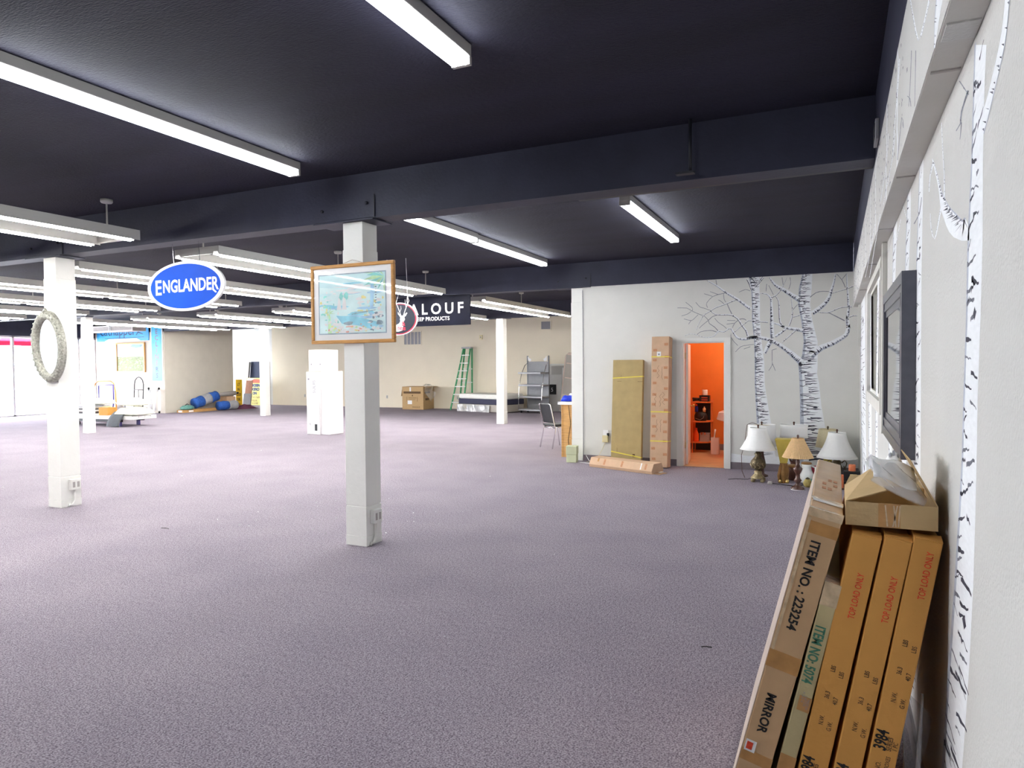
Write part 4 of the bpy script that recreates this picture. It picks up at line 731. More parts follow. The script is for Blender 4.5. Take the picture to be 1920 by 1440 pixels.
ds = thing('oval_sign', 'dark oval sign with red ring and white deer head', 'sign', (-6.39, 9.4, 2.40))
oval_sign(ds, .345, .262, ['sign_white', 'char'], .965, None)
def redring(b):
    n = 56
    for (q0, q1) in ((.90, .955),):
        A = ellipse(.345*q0, .262*q0, -.0145); B_ = ellipse(.345*q1, .262*q1, -.0145)
        b.add(A+B_, [(i, (i+1) % n, n+(i+1) % n, n+i) for i in range(n)])
part('red_ring', 'sign_red', ds, redring)
def deer(b):
    y = -.0150
    k = .0040
    def P(u, v): return ((u-150)*.00083-.065, y, (150-v)*.00083+.02)
    def L(pts, ws):
        n = len(pts); A = []; B_ = []
        for i, (u, v) in enumerate(pts):
            p = pts[max(0, i-1)]; q = pts[min(n-1, i+1)]; dx, dz = q[0]-p[0], q[1]-p[1]; l = math.hypot(dx, dz); A.append(P(u-dz/l*ws[i], v+dx/l*ws[i])); B_.append(P(u+dz/l*ws[i], v-dx/l*ws[i]))
        b.strip(A, B_)
    O = 0
    b.poly([P(250, 180), P(262, 150), P(245, 120), P(205, 75), P(205, 35), P(235, 75), P(275, 110), P(320, 112), P(360, 85), P(410, 52), P(420, 68), P(385, 120), P(350, 140), P(365, 175), P(362, 200), P(345, 205), P(330, 280), P(320, 350), P(300, 400), P(200, 420), P(120, 410), P(90, 330), P(160, 290), P(230, 260), P(262, 215)])
    L([(275, 115), (240, 20), (200, -70), (165, -140), (130, -190), (120, -260)], [7, 7, 6, 5, 4, 2]); L([(165, -140), (190, -210), (222, -290)], [5, 4, 1.5]); L([(250, 40), (280, -20), (276, -80)], [5, 3, 1.5])
    L([(335, 105), (370, 20), (405, -60), (440, -120), (465, -170), (440, -250), (420, -255)], [7, 7, 6, 5, 5, 3, 1.5]); L([(395, -50), (378, -130), (372, -200)], [5, 4, 1.5]); L([(430, -110), (412, -170), (425, -240)], [4, 3, 1.5])
part('deer_head', 'sign_white', ds, deer)
part('lettering', 'sign_red', ds, lambda b: b.text('&', .10, (.055, -.0155, -.115), (1, 0, .12), (-.1, 0, 1), 0, .003)); part('lettering', 'sign_red', ds, lambda b: b.text('ness', .105, (-.03, -.0155, -.175), (1, 0, -.05), (0, 0, 1), 0, .003, sx=.85))
for x in (-.2, .165): part('hanging_wire', 'sign_white', ds, lambda b: b.tube([(x, .0, .19), (x-.03, .0, .97)], .004, 5))

ms = thing('banner_sign', 'long navy hanging board sign with white lettering behind the print', 'sign', (-7.03, 11.33, 2.4))
part('sign_board', 'navy_sign', ms, lambda b: b.box(-.9, .9, -.012, .012, 0, .553), .002)
part('lettering', 'sign_white', ms, lambda b: b.text('MALOUF', .285, (.76, -.0135, .225), (1, 0, 0), (0, 0, 1), 0, .006, 'RIGHT', space=1.5)); part('lettering', 'sign_white', ms, lambda b: b.text('SLEEP PRODUCTS', .10, (.46, -.0135, .10), (1, 0, 0), (0, 0, 1), 0, .002, 'RIGHT', space=1.04))
for x in (-.8, .8): part('hanging_strap', 'chrome', ms, lambda b: b.tube([(x, 0, .55), (x, 0, .558)], .006, 6))

# ------------------------------------------------------------------ far left signs and picture
cs_ = thing('wall_sign', 'wide sky blue wall sign with dark lettering above the painting', 'sign', (-24.22, 17.395, 2.66))
part('sign_board', 'sky_sign', cs_, lambda b: b.box(-1.45, 1.45, -.02, 0, 0, .52))
part('lettering', 'deepblue', cs_, lambda b: b.text('catnapper', .50, (-1.25, -.0215, .22), (1, 0, 0), (0, 0, 1), 0, .004)); part('printed_marks', 'deepblue', cs_, lambda b: b.poly([(-1.0, -.0215, .11), (1.2, -.0215, .12), (1.2, -.0215, .14), (-1.0, -.0215, .13)]).poly([(.75, -.0215, .2), (.8, -.0215, .2), (1.0, -.0215, .42), (.95, -.0215, .42)]).poly([(.85, -.0215, .30), (1.15, -.0215, .22), (1.15, -.0215, .25), (.87, -.0215, .34)]))
part('white_panel', 'sign_white', cs_, lambda b: b.poly([(-1.0, -.021, .01), (1.0, -.021, .01), (.8, -.021, .085), (-.75, -.021, .085)]))
part('small_print', 'magenta', cs_, lambda b: b.text('RECLINING FURNITURE', .10, (-.65, -.0218, .015), (1, 0, 0), (0, 0, 1)))
rs = thing('wall_sign', 'tall cyan wall sign with vertical lettering beside the painting', 'sign', (-22.36, 17.395, 1.18))
part('sign_board', 'cyan', rs, lambda b: b.box(-.27, .27, -.02, 0, 0, 2.15))
part('edge_strip', 'paper', rs, lambda b: b.box(-.30, -.271, -.018, 0, 0, 2.15).box(.271, .30, -.018, 0, 0, 2.15))
for i, ch in enumerate('RECLINERS'):
    part('letter', 'magenta' if i < 7 else 'deepblue', rs, lambda b: b.text(ch, .25, (0, -.0215, 1.93-.228*i), (1, 0, 0), (0, 0, 1), 0, .006, 'CENTER'))
lp = thing('framed_painting', 'framed meadow landscape painting on the far left white wall', 'picture', (-23.78, 17.395, 1.49))
part('frame', 'wood_frame', lp, lambda b: b.box(-.79, .79, -.05, 0, 0, .05).box(-.79, .79, -.05, 0, 1.05, 1.10).box(-.79, -.74, -.05, 0, .05, 1.05).box(.74, .79, -.05, 0, .05, 1.05))
def land(b):
    rn = random.Random(4)
    b.poly([(-.74, -.02, .05), (.74, -.02, .05), (.74, -.02, .58), (-.74, -.02, .58)], 1); b.poly([(-.74, -.02, .58), (.74, -.02, .58), (.74, -.02, 1.05), (-.74, -.02, 1.05)], 0)
    b.poly([(.0, -.021, .95), (.3, -.021, .90), (.6, -.021, .93), (.70, -.021, 1.02), (.1, -.021, 1.04)], 2)
    for k in range(120):
        x, z = rn.uniform(-.7, .7), .06+rn.random()**.8*.5; s = rn.uniform(.012, .04)
        d = -.0212-.00004*k; b.poly([(x-s, d, z), (x, d, z-s*.6), (x+s, d, z), (x, d, z+s*.6)], rn.choice((3, 3, 4, 0)))
part('canvas', ['paper', mat('meadow green', (.26, .32, .17), .7, .2, 9), mat('cloud blue', (.25, .40, .68), .7, .2, 6), mat('meadow pale', (.42, .48, .32), .7, .2, 9), mat('meadow ochre', (.30, .27, .13), .7, .2, 9)], lp, land)
# ------------------------------------------------------------------ leaning cartons by the right wall
def lean_box(name, label, xl, ang, t, h, ln, m, y0=2.4, group=None):
    a = math.radians(ang)
    o = thing(name, label, 'carton', (xl+t*math.sin(a)*math.tan(a), y0, t*math.sin(a)+.001), group=group, rot=(0, a, 0))
    b = MB().box(0, t, 0, ln, 0, h).build('carton_body', m, o, .004)
    return o
def face_text(b, s, size, u, v, down, bold=.001, sx=1.0, m=0, align='LEFT'):
    if down: b.text(s, size, (u, -.0012, v), (0, 0, -1), (1, 0, 0), m, bold, align, sx)
    else: b.text(s, size, (u, -.0012, v), (0, 0, 1), (-1, 0, 0), m, bold, align, sx)
mc = lean_box('carton', 'tall plastic wrapped mirror carton leaning leftmost of the boxes, printed black', -.368, 14.1, .099, 1.19, 1.22, 'wrap')
for s_, v_ in (('ITEM NO. : 223254', 1.09), ('MIRROR', .555)): part('lettering', 'blackink', mc, lambda b: face_text(b, s_, .040, .030, v_, True, .0012, .96))
part('tape', 'tape', mc, lambda b: b.box(-.0008, .0998, -.0008, 0, .64, .70).box(.012, .0998, -.0008, 0, 1.11, 1.15).box(0, .0998, -.0008, 0, .30, .34))
part('plastic_wrap', 'tape_l', mc, lambda b: b.box(-.0015, .1005, -.0015, .02, 1.165, 1.1915).box(-.0015, .1005, .16, .21, 1.1895, 1.1915).box(.003, .012, -.0016, 0, .7, 1.16))
part('wrapped_face', 'wrap_face', mc, lambda b: b.box(-.003, -.0005, .002, 1.218, .002, 1.186))
part('barcode_label', 'paper', mc, lambda b: b.box(.004, .098, .13, .17, 1.1915, 1.1925)).__setitem__('label', 'white printed label strip')
part('printed_marks', 'pinkink', mc, lambda b: [b.box(.028+.02*i, .042+.02*i, .42+.1*j, .47+.1*j, 1.1905, 1.1912) for i in range(3) for j in range(3) if (i+j) % 3 < 2] and None)
part('price_sticker', ['paper', 'redink'], mc, lambda b: b.box(.006, .040, -.0018, -.001, .335, .375).box(.011, .030, -.0024, -.0018, .342, .368, 1))
gc = lean_box('carton', 'thin pale carton with green item number between taller cartons', -.239, 12.6, .049, .955, 1.1, 'card_g')
part('lettering', 'greenink', gc, lambda b: face_text(b, 'ITEM NO: 5074', .042, .007, .812, True, .0012, .72))
part('clear_tape', 'tape_l', gc, lambda b: b.box(.0, .0495, -.0009, 0, .88, .955).box(0, .0495, 0, .08, .955, .9565))
part('tape', 'tape', gc, lambda b: b.box(.012, .0495, -.0009, 0, .52, .57).box(.0, .0495, -.0009, 0, .28, .36))
for i, s in enumerate(('M 20 8 14', 'CARTON', 'MADE IN')): part('small_print', 'greyprint', gc, lambda b: face_text(b, s, .011, .018+.009*i, .585-.01*i, True, 0, .8))
lbls = ('orange cardboard carton leaning beside the thin green lettered carton', 'middle orange cardboard carton under the open box', 'orange cardboard carton leaning against the right wall')
for i, (xl, an, tt, hh, v_top, v_num) in enumerate(((-.169, 11.15, .083, 1.112, .845, .30), (-.066, 10.5, .076, 1.11, .845, .30), (.028, 9.7, .076, 1.112, .93, .435))):
    o = lean_box('carton', lbls[i], xl, an, tt, hh, 1.05, 'card_o', group='orange cartons stacked on edge')
    part('red_lettering', 'redink', o, lambda b: face_text(b, 'TOP LOAD ONLY', .026, .058, v_top, False, .0004, .72))
    v0 = .565 if i < 2 else .68
    for k, row in enumerate((('N.W.', '36.3', 'LBS'), ('G.W.', '40.7', 'LBS'))):
        for dv, s in zip((-.085, .005, .095), row): part('weight_print', 'brownink', o, lambda b: face_text(b, s, .019, .040+.026*k, v0+dv-.012*k, False, .0003, .75))
    part('item_number', 'blackink', o, lambda b: face_text(b, '3984', .048, .040, v_num, False, .0012, .68))
    for s, sz, u, dv in (('SERIES', .02, .055, .005), ('P/NO.5 BOXES', .017, .058, -.10), ('ITEM NO.', .020, .036, -.105), ('1 PC', .018, .070, .01), ('QTY', .02, .073, -.09)): part('small_print', 'brownink', o, lambda b: face_text(b, s, sz, u, v_num+dv, False, .0002, .8))
    part('torn_flap', 'card_o', o, lambda b: b.add([(0, 0, hh+.0005), (tt, 0, hh+.0005), (tt, .06, hh+.010), (tt*.4, .05, hh+.004), (0, .055, hh+.002)], [(0, 1, 2, 3, 4)]), solid=.002)

# open carton on top of the orange cartons
oc = thing('open_carton', 'open shallow cardboard box lying across the orange carton tops', 'box', (.030, 2.425, 1.1275), 0)
w_, d_, h_ = .252, .34, .074
part('box_body', 'card_l', oc, lambda b: b.box(0, w_, 0, .003, 0, h_).box(0, w_, d_-.003, d_, 0, h_).box(0, .003, .003, d_-.003, 0, h_).box(w_-.003, w_, .003, d_-.003, 0, h_).box(.003, w_-.003, .003, d_-.003, 0, .003))
part('tape', 'tape', oc, lambda b: b.box(.092, .152, -.0009, 0, 0, h_))
part('clear_tape', 'tape_l', oc, lambda b: [b.add([(.10+dx, -.0012, .004), (.104+dx, -.0012, .004), (.104+dx+sl_, -.0012, h_-.004), (.10+dx+sl_, -.0012, h_-.004)], [(0, 1, 2, 3)]) for dx, sl_ in ((.015, -.006), (.03, .012), (.038, -.006), (.045, .004))] and None)
part('flap', 'card_l', oc, lambda b: b.add([(.001, .004, h_), (.001, d_-.03, h_), (.085, d_-.03, h_+.065), (.115, .02, h_+.038)], [(0, 1, 2, 3)]), solid=.003, label='left flap raised inward')
part('flap', 'card_l', oc, lambda b: b.add([(w_-.001, .002, h_), (w_-.001, d_-.02, h_), (w_-.075, d_-.02, h_+.135), (w_-.072, .03, h_+.135)], [(0, 1, 2, 3)]), solid=.003, label='right flap standing up')
part('flap', 'card_l', oc, lambda b: b.add([(.004, d_-.002, h_), (w_-.004, d_-.002, h_), (w_-.02, d_+.09, h_+.03), (.02, d_+.09, h_+.02)], [(0, 1, 2, 3)]), solid=.003, label='rear flap')
pb = thing('plastic_bag', 'clear plastic bag of printed papers spilling from the open box', 'bag', (.155, 2.50, 1.165), 0)
def bag(b):
    def f(u, v):
        x = -.055+.145*u; y = -.065+.17*v
        e = max(0, 1-((2*u-1)**4)) * max(0, 1-((2*v-1)**4))
        z = .058+.06*v+.05*(1-u)**1.3-.02*u+.030*e+.012*math.sin(9*u+3*v)*e
        return (x+.012*math.sin(7*v), y, z)
    b.grid(f, 18, 18, 0)
    def g(u, v):
        p = f(u, v); return (p[0], p[1], p[2]-.030*max(0, 1-((2*u-1)**4)) * max(0, 1-((2*v-1)**4))-.004)
    b.grid(g, 18, 18, 0)
part('film', 'bag', pb, bag)
part('papers', 'paper', pb, lambda b: b.grid(lambda u, v: (-.045+.12*u, -.03+.11*v, .078+.055*v+.035*(1-u)+.006*math.sin(6*u+4*v)), 8, 8).grid(lambda u, v: (.0+.05*u, .09+.05*v-.02*u, .150+.035*math.sin(PI*u)*(.4+.6*v)-.02*u), 8, 8), solid=.002)
part('printed_marks', 'greyprint', pb, lambda b: [b.grid(lambda u, v: (.006+.012*i+.006*u, .10+.035*v, .1535+.035*math.sin(PI*(.12+.24*i+.12*u))*(.6+.4*v)-.02*(.12+.24*i)), 2, 2) for i in range(3)] and None)

# ------------------------------------------------------------------ mirror on the right wall
rw = thing('wall_mirror', 'large dark framed mirror on the right wall above the cartons', 'mirror', (XR-.0012, 4.04, 1.625), 0)
def mold(b):
    Y, Z = .64, .405
    for k, (o0, o1, d0, d1) in enumerate(((0, .05, .055, .055), (.05, .085, .050, .050), (.085, .10, .054, .054), (.10, .135, .047, .047))):
        b.box(-d0, 0, -Y+o0, Y-o0, Z-o1, Z-o0).box(-d0, 0, -Y+o0, Y-o0, -Z+o0, -Z+o1).box(-d0, 0, -Y+o0, -Y+o1, -Z+o1, Z-o1).box(-d0, 0, Y-o1, Y-o0, -Z+o1, Z-o1)
part('frame', 'frame_black', rw, mold)
part('mirror_glass', 'mirror_dim', rw, lambda b: b.box(-.044, -.036, -.506, .506, -.272, .272))

# ------------------------------------------------------------------ cartons by the tree wall
fp = thing('flat_carton', 'wide flat olive cardboard carton leaning on the tree wall', 'carton', (-3.33, 10.915, .011), 0, rot=(math.radians(-5.5), 0, 0))
part('carton_body', 'card_y', fp, lambda b: b.box(0, .50, 0, .10, 0, 1.71), .004)
part('strap', 'strap', fp, lambda b: b.add([(0, -.002, 1.40), (.50, -.002, 1.43), (.50, -.002, 1.448), (0, -.002, 1.418)], [(0, 1, 2, 3)]).add([(0, -.002, .20), (.50, -.002, .12), (.50, -.002, .138), (0, -.002, .218)], [(0, 1, 2, 3)]))
part('side_strap', 'strap', fp, lambda b: b.box(.5005, .502, 0, .10, 1.43, 1.448).box(.5005, .502, 0, .10, .12, .138))
part('cut_slots', 'brownink', fp, lambda b: b.box(.14, .143, -.0012, 0, 1.40, 1.46).box(.08, .15, -.0012, 0, 1.355, 1.360).box(.42, .50, -.0012, 0, 1.35, 1.355).box(.10, .104, -.0012, 0, .2, .27).box(.36, .40, -.0012, 0, .13, .18))
tc_ = thing('tall_carton', 'tall narrow pinkish carton with yellow straps beside the doorway', 'carton', (-2.65, 10.775, .022), 0, rot=(math.radians(-4.5), 0, 0))
part('carton_body', 'card_p', tc_, lambda b: b.box(0, .275, 0, .24, 0, 2.06), .004)
part('strap', 'strap', tc_, lambda b: [b.box(-.002, .277, -.002, .242, z, z+.018) for z in (.40, .86, 1.73)] and None)
def tmarks(b):
    rn = random.Random(8)
    for i in range(11):
        for s in (0, 1):
            z = .12+.17*i+.08*s+rn.uniform(-.02, .02); x = .015+.18*s+rn.uniform(0, .015)
            b.box(x, x+.06, -.0012, 0, z, z+.04)
part('printed_marks', 'pinkink', tc_, tmarks)
part('handwriting', 'brownink', tc_, lambda b: [b.tube([(x+.02*math.sin(3*t+x*40), -.001, z+.2*t/5) for t in range(6)], .0022, 4) for x, z in ((.07, .95), (.15, .95), (.20, .98), (.10, .55), (.16, .55), (.11, 1.4), (.17, 1.38))] and None)
part('paper_label', ['paper', 'greyprint'], tc_, lambda b: b.box(.085, .15, -.003, -.0015, 1.745, 1.82).box(.105, .13, -.0034, -.003, 1.765, 1.79, 1))
lg = thing('long_carton', 'long pinkish carton lying on the carpet before the leaning cartons', 'carton', (-2.97, 10.50, .001), math.radians(-21))
part('carton_body', 'card_p', lg, lambda b: b.prism([(-.14, 0), (.13, 0), (.155, .05), (.10, .155), (-.10, .15), (-.155, .045)], -.60, .60, 'x'), .003)
part('tape', 'tape', lg, lambda b: b.add([(-.45, -.153, .046), (-.42, -.153, .046), (-.42, -.101, .151), (-.45, -.101, .151)], [(0, 1, 2, 3)]))
part('paper_label', 'paper', lg, lambda b: b.add([(.38, -.150, .055), (.40, -.150, .055), (.40, -.106, .145), (.38, -.106, .145)], [(0, 1, 2, 3)]).box(.62, .66, -.02, .07, .02, .025))
part('printed_marks', 'pinkink', lg, lambda b: [b.add([(x, -.1505, .06), (x+.035, -.1505, .06), (x+.035, -.1085, .142), (x, -.1085, .142)], [(0, 1, 2, 3)]) for x in (-.32, .02, .46)] and None)
part('end_flap', 'card_p', lg, lambda b: b.box(.601, .70, -.10, .10, .002, .008))
fb = thing('foam_blocks', 'two pale green stacked blocks by the end of the mural wall', 'block', (-4.02, 10.98, .001), math.radians(8))
part('lower_block', 'pale_green', fb, lambda b: b.box(-.085, .085, -.08, .08, 0, .135), .006); part('upper_block', 'pale_green', fb, lambda b: b.box(-.09, .09, -.085, .085, .136, .275), .006)
ol = thing('wall_outlet', 'wall outlet with yellow plug adapter left of the flat carton', 'outlet', (-3.50, 11.199, .47))
part('cover_plate', 'sign_white', ol, lambda b: b.box(-.045, .045, -.006, 0, -.06, .07), .003); part('plug_adapter', 'ivory', ol, lambda b: b.box(-.05, .05, -.05, -.006, -.135, -.02), .008)
part('black_plug', 'black', ol, lambda b: b.box(.03, .06, -.04, -.006, -.03, .02), .004)
part('cable', 'ivory', ol, lambda b: b.tube([(0, -.02, -.13), (-.05, -.03, -.25), (-.12, -.05, -.38), (-.18, -.12, -.462), (-.30, -.12, -.466)], .004, 6))
wc = thing('wall_cable', 'thin dark cable running down the mural wall by its end column', 'cable', (-3.895, 11.19, 0)); part('cable', 'greyprint', wc, lambda b: b.tube([(0, 0, 2.9), (.004, 0, 1.5), (0, -.002, .03)], .005, 6))
fc = thing('floor_cable', 'white cable lying on the carpet near the pale green blocks', 'cable', (-3.85, 11.08, .004)); part('cable', 'sign_white', fc, lambda b: b.tube([(.02, .06, .10), (.08, .03, .02), (.2, -.08, .001), (.34, -.14, .001), (.18, -.18, .001), (-.05, -.10, .001)], .005, 6))

# ------------------------------------------------------------------ podium, chair
pd = thing('counter', 'honey wood counter end with white top behind mural wall end', 'counter', (-4.19, 11.74, 0))
part('side_panel', 'wood', pd, lambda b: b.box(-.235, .12, -.20, .2, 0, .93)); part('top', 'sign_white', pd, lambda b: b.box(-.30, .14, -.23, .23, .931, .985), .006)
part('cable', 'black', pd, lambda b: b.tube([(-.10, -.206, .92), (-.06, -.206, .6), (-.11, -.206, .3), (-.06, -.206, .02)], .004, 5)); part('trim', 'wood', pd, lambda b: b.box(-.235, -.215, -.208, -.20, .0, .93))
bc = thing('folded_cloth', 'bright blue folded cloth on the white counter top', 'cloth', (-4.30, 11.66, .993)); part('cloth', 'blue', bc, lambda b: b.grid(lambda u, v: (-.14+.28*u, -.11+.2*v, .09*max(0, 1-(2*u-1)**6)*max(0, 1-(2*v-1)**6)+.015*math.sin(9*u)*math.sin(6*v)), 14, 10), solid=.01)
part('fold', 'blue', bc, lambda b: b.tube([(-.12, -.09, .03), (0, -.105, .045), (.12, -.09, .03)], [.02, .03, .02], 8))
wh = thing('white_pouch', 'white pouch lying over the blue cloth on the counter', 'pouch', (-4.24, 11.72, 1.095)); part('pouch', 'paper', wh, lambda b: b.lathe([(.02, -.008), (.10, 0), (.09, .03), (.03, .035)], 14)); part('strap', 'black', wh, lambda b: b.tube([(-.08, -.05, .02), (0, -.09, .01), (.08, -.05, .02)], .005, 5))
ch = thing('stacking_chair', 'black vinyl stacking chair with chrome legs by the counter', 'chair', (-5.04, 12.86, 0), math.radians(147))
for s in (-1, 1):
    part('back_leg', 'chrome', ch, lambda b: b.tube([(s*.21, .25, 0), (s*.20, .16, .40), (s*.195, .19, .47), (s*.19, .28, .86), (s*.16, .285, .875)], .012, 8))
    part('front_leg', 'chrome', ch, lambda b: b.tube([(s*.22, -.24, 0), (s*.20, -.17, .41), (s*.20, .17, .415)], .012, 8))
part('stretcher', 'chrome', ch, lambda b: b.tube([(-.20, -.17, .41), (.20, -.17, .41)], .011, 8).tube([(-.20, .16, .40), (.20, .16, .40)], .011, 8))
part('seat', 'vinyl', ch, lambda b: b.box(-.215, .215, -.215, .185, .43, .475), .018); part('backrest', 'vinyl', ch, lambda b: b.add([(-.19, .155, .50), (.19, .155, .50), (.185, .243, .875), (-.185, .243, .875), (-.19, .185, .50), (.19, .185, .50), (.185, .275, .875), (-.185, .275, .875)], [(0, 1, 2, 3), (7, 6, 5, 4), (0, 4, 5, 1), (1, 5, 6, 2), (2, 6, 7, 3), (3, 7, 4, 0)]), .015)

# ------------------------------------------------------------------ far wall: box, ladder, bed, shelf unit ...
bb = thing('large_carton', 'big brown cardboard box on the carpet by the far wall', 'box', (-14.46, 22.46, .001), math.radians(2))
hw, hd, hz = .46, .40, .86
part('box_body', 'card', bb, lambda b: b.box(-hw, hw, -hd, hd, 0, hz), .006)
part('flap', 'card', bb, lambda b: b.add([(-hw, -hd+.02, hz), (-hw, hd-.02, hz), (-hw-.06, hd-.02, hz-.36), (-hw-.06, -hd+.02, hz-.36)], [(0, 1, 2, 3)]), solid=.008, label='left flap hanging down')
part('flap', 'card', bb, lambda b: b.add([(hw, -hd+.02, hz), (hw, hd-.02, hz), (hw+.20, hd-.02, hz-.02), (hw+.20, -hd+.02, hz-.02)], [(0, 1, 2, 3)]), solid=.008, label='right flap')
part('printed_marks', 'brownink', bb, lambda b: (b.box(-.40, .35, -hd-.003, -hd, .60, .68), b.box(-.26, -.25, -hd-.003, -hd, .30, .48), b.box(.20, .21, -hd-.003, -hd, .30, .48), b.box(-.18, .16, -hd-.003, -hd, .43, .445), b.box(-.15, .12, -hd-.003, -hd, .37, .38), b.add([(-.04, -hd-.003, .50), (.02, -hd-.003, .50), (-.01, -hd-.003, .58)], [(0, 1, 2)]), b.text('FRAGILE', .09, (-.02, -hd-.003, .06), (1, 0, 0), (0, 0, 1)), b.box(hw, hw+.003, -.30, .1, .60, .67), b.box(hw, hw+.003, -.25, 0, .34, .42)))
part('paper_label', 'paper', bb, lambda b: b.box(-.22, -.03, -hd-.005, -hd-.003, .20, .34).box(-.13, -.07, -hd-.005, -hd-.003, .68, .84))
bp_ = thing('packing_film', 'crumpled clear packing film hanging from the big brown box', 'plastic film', (-13.95, 22.30, .87)); part('film', 'bag', bp_, lambda b: b.grid(lambda u, v: (.035+.10*u+.14*v+.04*math.sin(9*u+5*v)-.08*v*u, -.35+.55*u+.05*math.sin(8*v), .05-.62*v*(.5+.5*math.sin(PI*u))+.03*math.sin(12*u)), 14, 10))
part('film_edge', 'bag', bp_, lambda b: b.tube([(.05, -.3, .05), (.0, -.1, .07), (.05, .15, .06)], [.01, .03, .01], 7))

ld = thing('step_ladder', 'green fibreglass step ladder leaning folded by the far wall', 'ladder', (-12.62, 22.52, 0), math.radians(6))
H2 = 2.30
def rail(x0, x1, y0, y1, t=.028):
    return lambda b: b.prism([(x0-t, 0), (x0+t, 0), (x1+t, H2), (x1-t, H2)], y0, y1, 'y')
def rail3(x0, y0, x1, y1, m, nm='rail', h=H2):
    part(nm, m, ld, lambda b: b.tube([(x0, y0, .0), (x1, y1, h)], .033, 4))
rail3(-.32, -.25, .05, .18, 'green'); rail3(.16, -.25, .32, .18, 'green')
rail3(-.16, .17, .08, .22, 'green', 'rear_rail'); rail3(.36, .20, .36, .24, 'green', 'rear_rail')
for i in range(7):
    z = .29+.29*i; k = z/H2
    xa = -.32+.37*k; xb = .16+.16*k; y = -.25+.43*k
    part('step', 'alu', ld, lambda b: b.box(xa, xb, y-.045, y+.045, z-.02, z+.012), .004)
for s in (0, 1): part('step_brace', 'alu', ld, lambda b: b.tube([(-.26+.36*s, -.18, .30), (-.20+.26*s, -.15, .12)], .01, 5).tube([(-.02+.2*s*0, .02, .58+.58*s), (-.10, -.02, .72+.58*s)], .008, 5))
for i in range(3): part('rear_bar', 'alu', ld, lambda b: b.box(-.10+.04*i, .38, .19, .215, .5+.5*i, .53+.5*i))
part('top_cap', 'steel_l', ld, lambda b: b.box(.0, .38, .08, .30, H2-.03, H2+.03), .008)

bd = thing('mattress_set', 'white and navy mattress on a plastic wrapped box spring', 'mattress', (-11.11, 22.0, .0), math.radians(-16.3))
part('mattress_top', 'mattress_w', bd, lambda b: b.box(-1.06, 1.06, -.56, .56, .46, .64), .05)
part('mattress_border', 'navy', bd, lambda b: b.box(-1.07, 1.07, -.57, .57, .28, .46), .02)
bxs = part('box_spring', 'meshgrey', bd, lambda b: b.box(-1.06, 1.06, -.56, .56, .02, .275), .02)
part('plastic_wrap', 'plastic', bxs, lambda b: b.grid(lambda u, v: (-1.12+1.6*u, -.60-.05*math.sin(13*u+2*v)*math.sin(7*u)-.03*math.sin(23*u)*v, .012+.25*v), 40, 6).grid(lambda u, v: (-1.10-.05*abs(math.sin(9*u)), -.58+.9*u, .012+.25*v), 12, 4))

sh_ = thing('display_shelf', 'grey steel display shelf unit on casters near the far wall', 'shelf', (-9.36, 21.86, 0), math.radians(-12))
part('back_panel', 'steel', sh_, lambda b: b.box(-.42, .42, .20, .22, .12, 1.76), .004)
for s in (-1, 1):
    part('upright', 'steel', sh_, lambda b: b.box(s*.44-.02, s*.44+.02, .19, .24, .06, 1.96), .004)
    part('side_bow', 'chrome', sh_, lambda b: b.tube([(s*.42, .18, 1.72), (s*.45, .05, 1.62), (s*.47, -.12, 1.32), (s*.48, -.24, .9), (s*.48, -.28, .5), (s*.47, -.30, .10)], .011, 6))
    part('corner_film', 'paper', sh_, lambda b: b.grid(lambda u, v: (s*(.40-.14*u), .18-.02*v, 1.78+.16*v*(1-.6*u)+.02*math.sin(8*u)), 4, 4))
for i, (z, dp) in enumerate(((.10, .50), (.54, .48), (.94, .50), (1.36, .52))):
    part('shelf_board', 'steel_l', sh_, lambda b: b.box(-.47, .47, .20-dp, .19, z-.02, z+.035), .006)
for x in (-.4, .4):
    for y in (-.24, .16): part('caster', 'black', sh_, lambda b: b.lathe([(.03, -.015), (.038, -.01), (.038, .01), (.03, .015)], 12, 0, Matrix.Translation((x, y, .039)) @ Matrix.Rotation(PI/2, 4, 'Y')))
wp = thing('white_boards', 'off white boards and panels stacked behind the grey shelf unit', 'boards', (-9.0, 22.75, 0))
for i, (x0, x1, y, h) in enumerate(((-.45, .42, .06, 1.68), (-.3, .30, -.02, 1.30), (-.1, .50, .02, 1.60))): part('panel', ('col', 'white', 'wall')[i], wp, lambda b: b.box(x0, x1, y, y+.03, 0, h), .004)
part('dark_card', ['black', 'sign_white'], wp, lambda b: (b.box(-.22, .10, -.05, -.03, .60, .95), b.text('5', .2, (-.1, -.052, .70), (1, 0, 0), (0, 0, 1), 1)))
part('padded_panel', 'paper', wp, lambda b: b.box(.33, .52, -.06, .0, .5, 1.55), .02)
lb = thing('box_spring', 'pink edged box spring standing on edge behind the counter', 'box spring', (-8.60, 22.35, .0), 0, rot=(0, math.radians(7), 0))
part('base_cloth', 'meshgrey', lb, lambda b: b.box(-.02, .52, -.02, .10, .06, 2.0)); part('border', 'pinkfab', lb, lambda b: b.tube([(-.02, .04, .06), (-.02, .04, 1.95), (.05, .04, 2.03), (.5, .04, 2.03)], .055, 8)); part('slat', 'pinkfab', lb, lambda b: [b.box(.03, .5, -.03, -.022, z, z+.03) for z in (.6, 1.2, 1.7)] and None)
